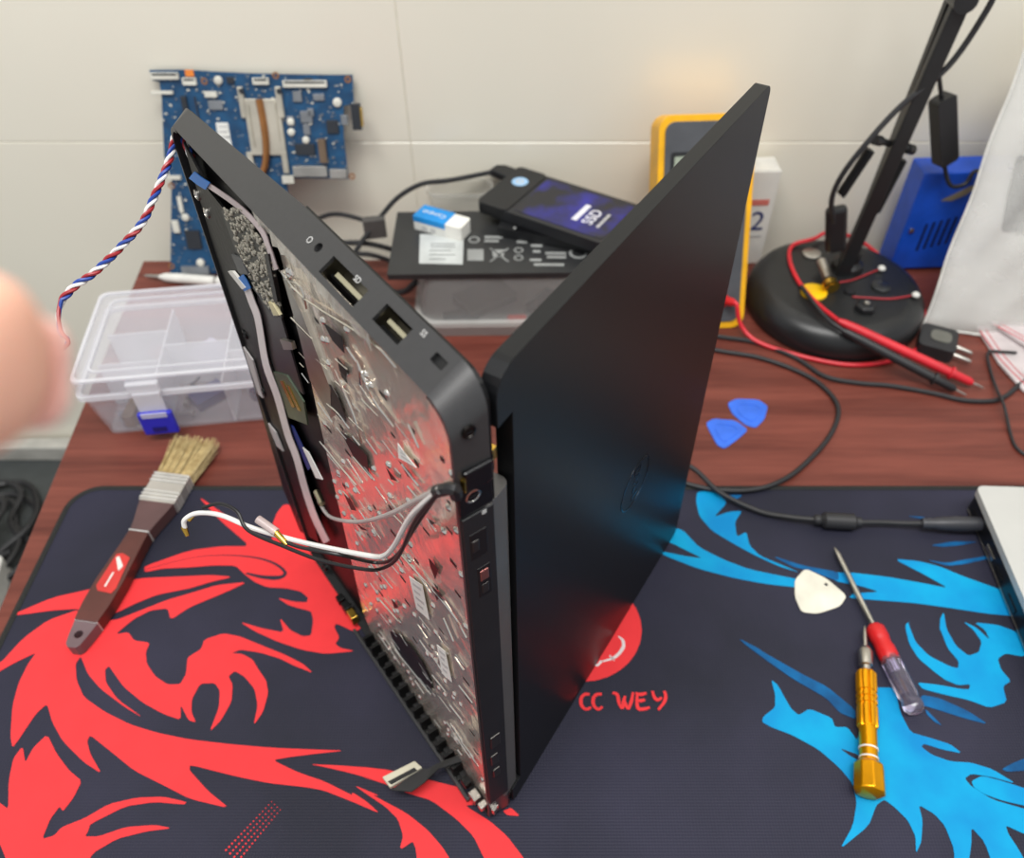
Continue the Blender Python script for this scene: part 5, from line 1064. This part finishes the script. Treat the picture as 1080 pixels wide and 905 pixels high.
# ---- white plastic bag
def bagmat(k):
    m = mat('white_bag_film%d' % k, (236, 235, 230), 0.22, alpha=(0.62, 0.30)[k], var=0.02, bump=0.5, bscale=45); return m
random.seed(4)
bag = thing('plastic_bag', 'large crumpled translucent white plastic bag leaning on the blue case', 'bag', (0.52, 0.70, DZ))
def bagpt(i, k, nu, nv, sidez):
    u = i/(nu-1); v = k/(nv-1)
    top = v
    xl = 0.413+0.049*v; xr = 0.66+0.02*math.sin(v*4)
    x = xl+(xr-xl)*u
    y = 0.676+0.114*v-0.012*u*(1-v); z = DZ+0.0005+0.262*v**0.95
    puff = math.sin(math.pi*min(1, max(0, u)))**0.5*math.sin(math.pi*min(1, v*0.92+0.04))**0.6
    wr = 0.006*math.sin(u*19+v*7)*math.sin(v*13-u*6)+0.004*math.sin(u*33-v*21)
    d = (0.018*puff+wr*puff)*(1 if sidez else -0.5)
    return V((x+0.0012*math.sin(v*17)*(1-u), y-d*0.92, z+d*0.3 if v > 0.06 else z))
NU, NV = 26, 26
for sd, nm in ((1, 'front_film'), (0, 'back_film')):
    vs = [bagpt(i, k, NU, NV, sd) for k in range(NV) for i in range(NU)]; fs = [(k*NU+i, k*NU+i+1, (k+1)*NU+i+1, (k+1)*NU+i) for k in range(NV-1) for i in range(NU-1)]
    o = MB().add(vs, fs, True).build(nm, bagmat(sd), bag, ang=180); s_ = o.modifiers.new('t', 'SOLIDIFY'); s_.thickness = 0.0004
edgep = [bagpt(0, k, NU, NV, 1) for k in range(0, NV, 2)]
MB().tube(edgep, 0.0011, 6, 3).build('side_seam', WHT, bag)
MB().tube([bagpt(i, 0, NU, NV, 1)+V((0, -0.001, 0.0015)) for i in range(0, NU, 2)], 0.0014, 6, 3).build('bottom_seam', WHT, bag)
gp = WP(1071, 203, 0.735); gpf = frame(gp, (1, 0, 0.0), V((-0.1, 0.35, 0.9)))
tag(MB(gpf).prism(rrect(-0.007, 0.05, -0.038, 0.035, 0.004), -0.004, 0.004).build('foam_block', mat('foam_grey', (44, 47, 50), 0.8, bump=0.8, bscale=300), None, bevel=0.001), 'dark grey foam sheet packed with the white bag', 'foam')
# ---- zip bags
M_ZIP = mat('zip_bag_film', (226, 216, 216), 0.25, alpha=0.75, bump=0.4, bscale=60); M_ZR = mat('zip_red_line', (206, 84, 92), 0.5)
for k, (px, z) in enumerate((([(1028,346),(1042,343),(1100,372),(1130,430),(1078,414),(1052,385)], DZ+0.0005), ([(1040,340),(1110,344),(1140,372),(1100,380)], DZ+0.006))):
    zb_ = thing('zip_bag', ['flat clear zip bag with red line lying by the white bag', 'clear zip bag folded on top of the flat zip bag'][k], 'zip bag', G(*px[0], z), 'zip bags on the desk')
    MB().slab([G(u, v, z) for u, v in px], (0, 0, 1), 0.004).build('film', M_ZIP, zb_, bevel=0.0015)
    ln = [(1033,348),(1056,380),(1086,410)] if k == 0 else [(1048,342),(1100,370)]
    MB().tube([G(u, v, z+0.0042) for u, v in ln], 0.0007, 6, 3).build('zip_line', M_ZR, zb_)
    MB().tube([G(u+6, v-1, z+0.0042) for u, v in ln], 0.0005, 6, 3).build('zip_line', M_ZR, zb_)
# ---- charger plug
pg = thing('wall_plug', 'black two-pin wall plug adapter beside the lamp base', 'plug', G(985, 362, DZ))
gp0 = G(966, 372, DZ); gx = frame((gp0.x, gp0.y, DZ), (0.9, -0.42, 0), (0.42, 0.9, 0))
MB(gx).prism(rrect(-0.002, 0.034, -0.004, 0.034, 0.006), 0, 0.015).build('plug_body', RUB, pg, bevel=0.003)
MB(gx).prism(rrect(0.008, 0.028, 0.008, 0.026, 0.006), 0.0145, 0.0156).build('plug_plate', mat('plate_grey', (104, 104, 96), 0.4), pg)
for y in (0.008, 0.022): MB(axis_frame(gx @ V((0.033, y-0.006, 0.008)), gx @ V((0.047, y-0.008, 0.007)))).lathe([(0.0024, 0), (0.0022, 0.016), (0.0012, 0.018)], 12).build('pin', STEEL, pg)
# ================================================================== hand close to the lens (only its thumb tip reaches into the frame)
def hand():
    tip = D(28, 386, 0.088)
    A = lambda x, y, z: tip+V((x, y, z))
    vs = []; rr = []; es = []
    def ad(p, r, prev=None):
        vs.append(p); rr.append(r); i = len(vs)-1
        if prev is not None: es.append((prev, i))
        return i
    wr = ad(A(-0.108, -0.078, -0.040), 0.0235)
    f1 = ad(A(-0.118, -0.17, -0.080), 0.029, wr); ad(A(-0.130, -0.27, -0.120), 0.034, f1)
    pc_ = ad(A(-0.106, -0.040, -0.029), 0.0225, wr)
    # thumb leaves the side of the palm near the wrist
    t3 = ad(A(-0.084, -0.045, -0.018), 0.0155, pc_); t2 = ad(A(-0.060, -0.022, -0.008), 0.0128, t3); t1 = ad(A(-0.036, -0.005, -0.001), 0.0120, t2)
    ta = ad(A(-0.018, 0.0, 0.001), 0.0124, t1); tb2 = ad(A(-0.006, 0.0003, 0.0003), 0.0116, ta); ad(A(0.0005, 0.0, -0.0003), 0.0092, tb2)
    kn = ad(A(-0.108, -0.012, -0.024), 0.0200, pc_)
    for k, (x, y, z, l) in enumerate(((-0.086, 0.012, -0.015, 0.9), (-0.104, 0.014, -0.019, 1.0), (-0.121, 0.009, -0.026, 0.93), (-0.136, -0.002, -0.034, 0.75))):
        a = ad(A(x, y, z), 0.0104, kn); b = ad(A(x+0.002, y+0.034*l, z-0.012*l), 0.0095, a)
        c = ad(A(x+0.003, y+0.040*l, z-0.036*l), 0.0086, b); ad(A(x+0.003, y+0.024*l, z-0.050*l), 0.0070, c)
    org = vs[2].copy()
    me = bpy.data.meshes.new('hand'); me.from_pydata([p-org for p in vs], es, []); me.update()
    o = bpy.data.objects.new('hand', me); COL.objects.link(o); o.location = org
    sk = o.modifiers.new('skin', 'SKIN'); sk.use_smooth_shade = True; sk.branch_smoothing = 0.6
    sv = me.skin_vertices[0].data
    for i, r in enumerate(rr): sv[i].radius = (r, r)
    sv[0].use_root = True
    for i in range(1, len(rr)): sv[i].use_root = False
    sb = o.modifiers.new('sub', 'SUBSURF'); sb.levels = 2; sb.render_levels = 2
    me.materials.append(mat('skin', (250, 190, 164), 0.5, var=0.03, scale=60, sss=0.15))
    ORG[o.name] = org
    tag(o, 'hand of a person, thumb tip reaching in close to the lens', 'hand')
    f = frame(A(-0.008, 0.0, 0.0)+FW*0.0100, (-1, 0, 0), UP)      # nail on the side turned away from the lens
    MB(f).prism(rrect(-0.007, 0.008, -0.0068, 0.0068, 0.004, 5), -0.0010, 0.0006).build('thumb_nail', mat('nail', (244, 196, 184), 0.3), o, bevel=0.0005)
    return o
hand()
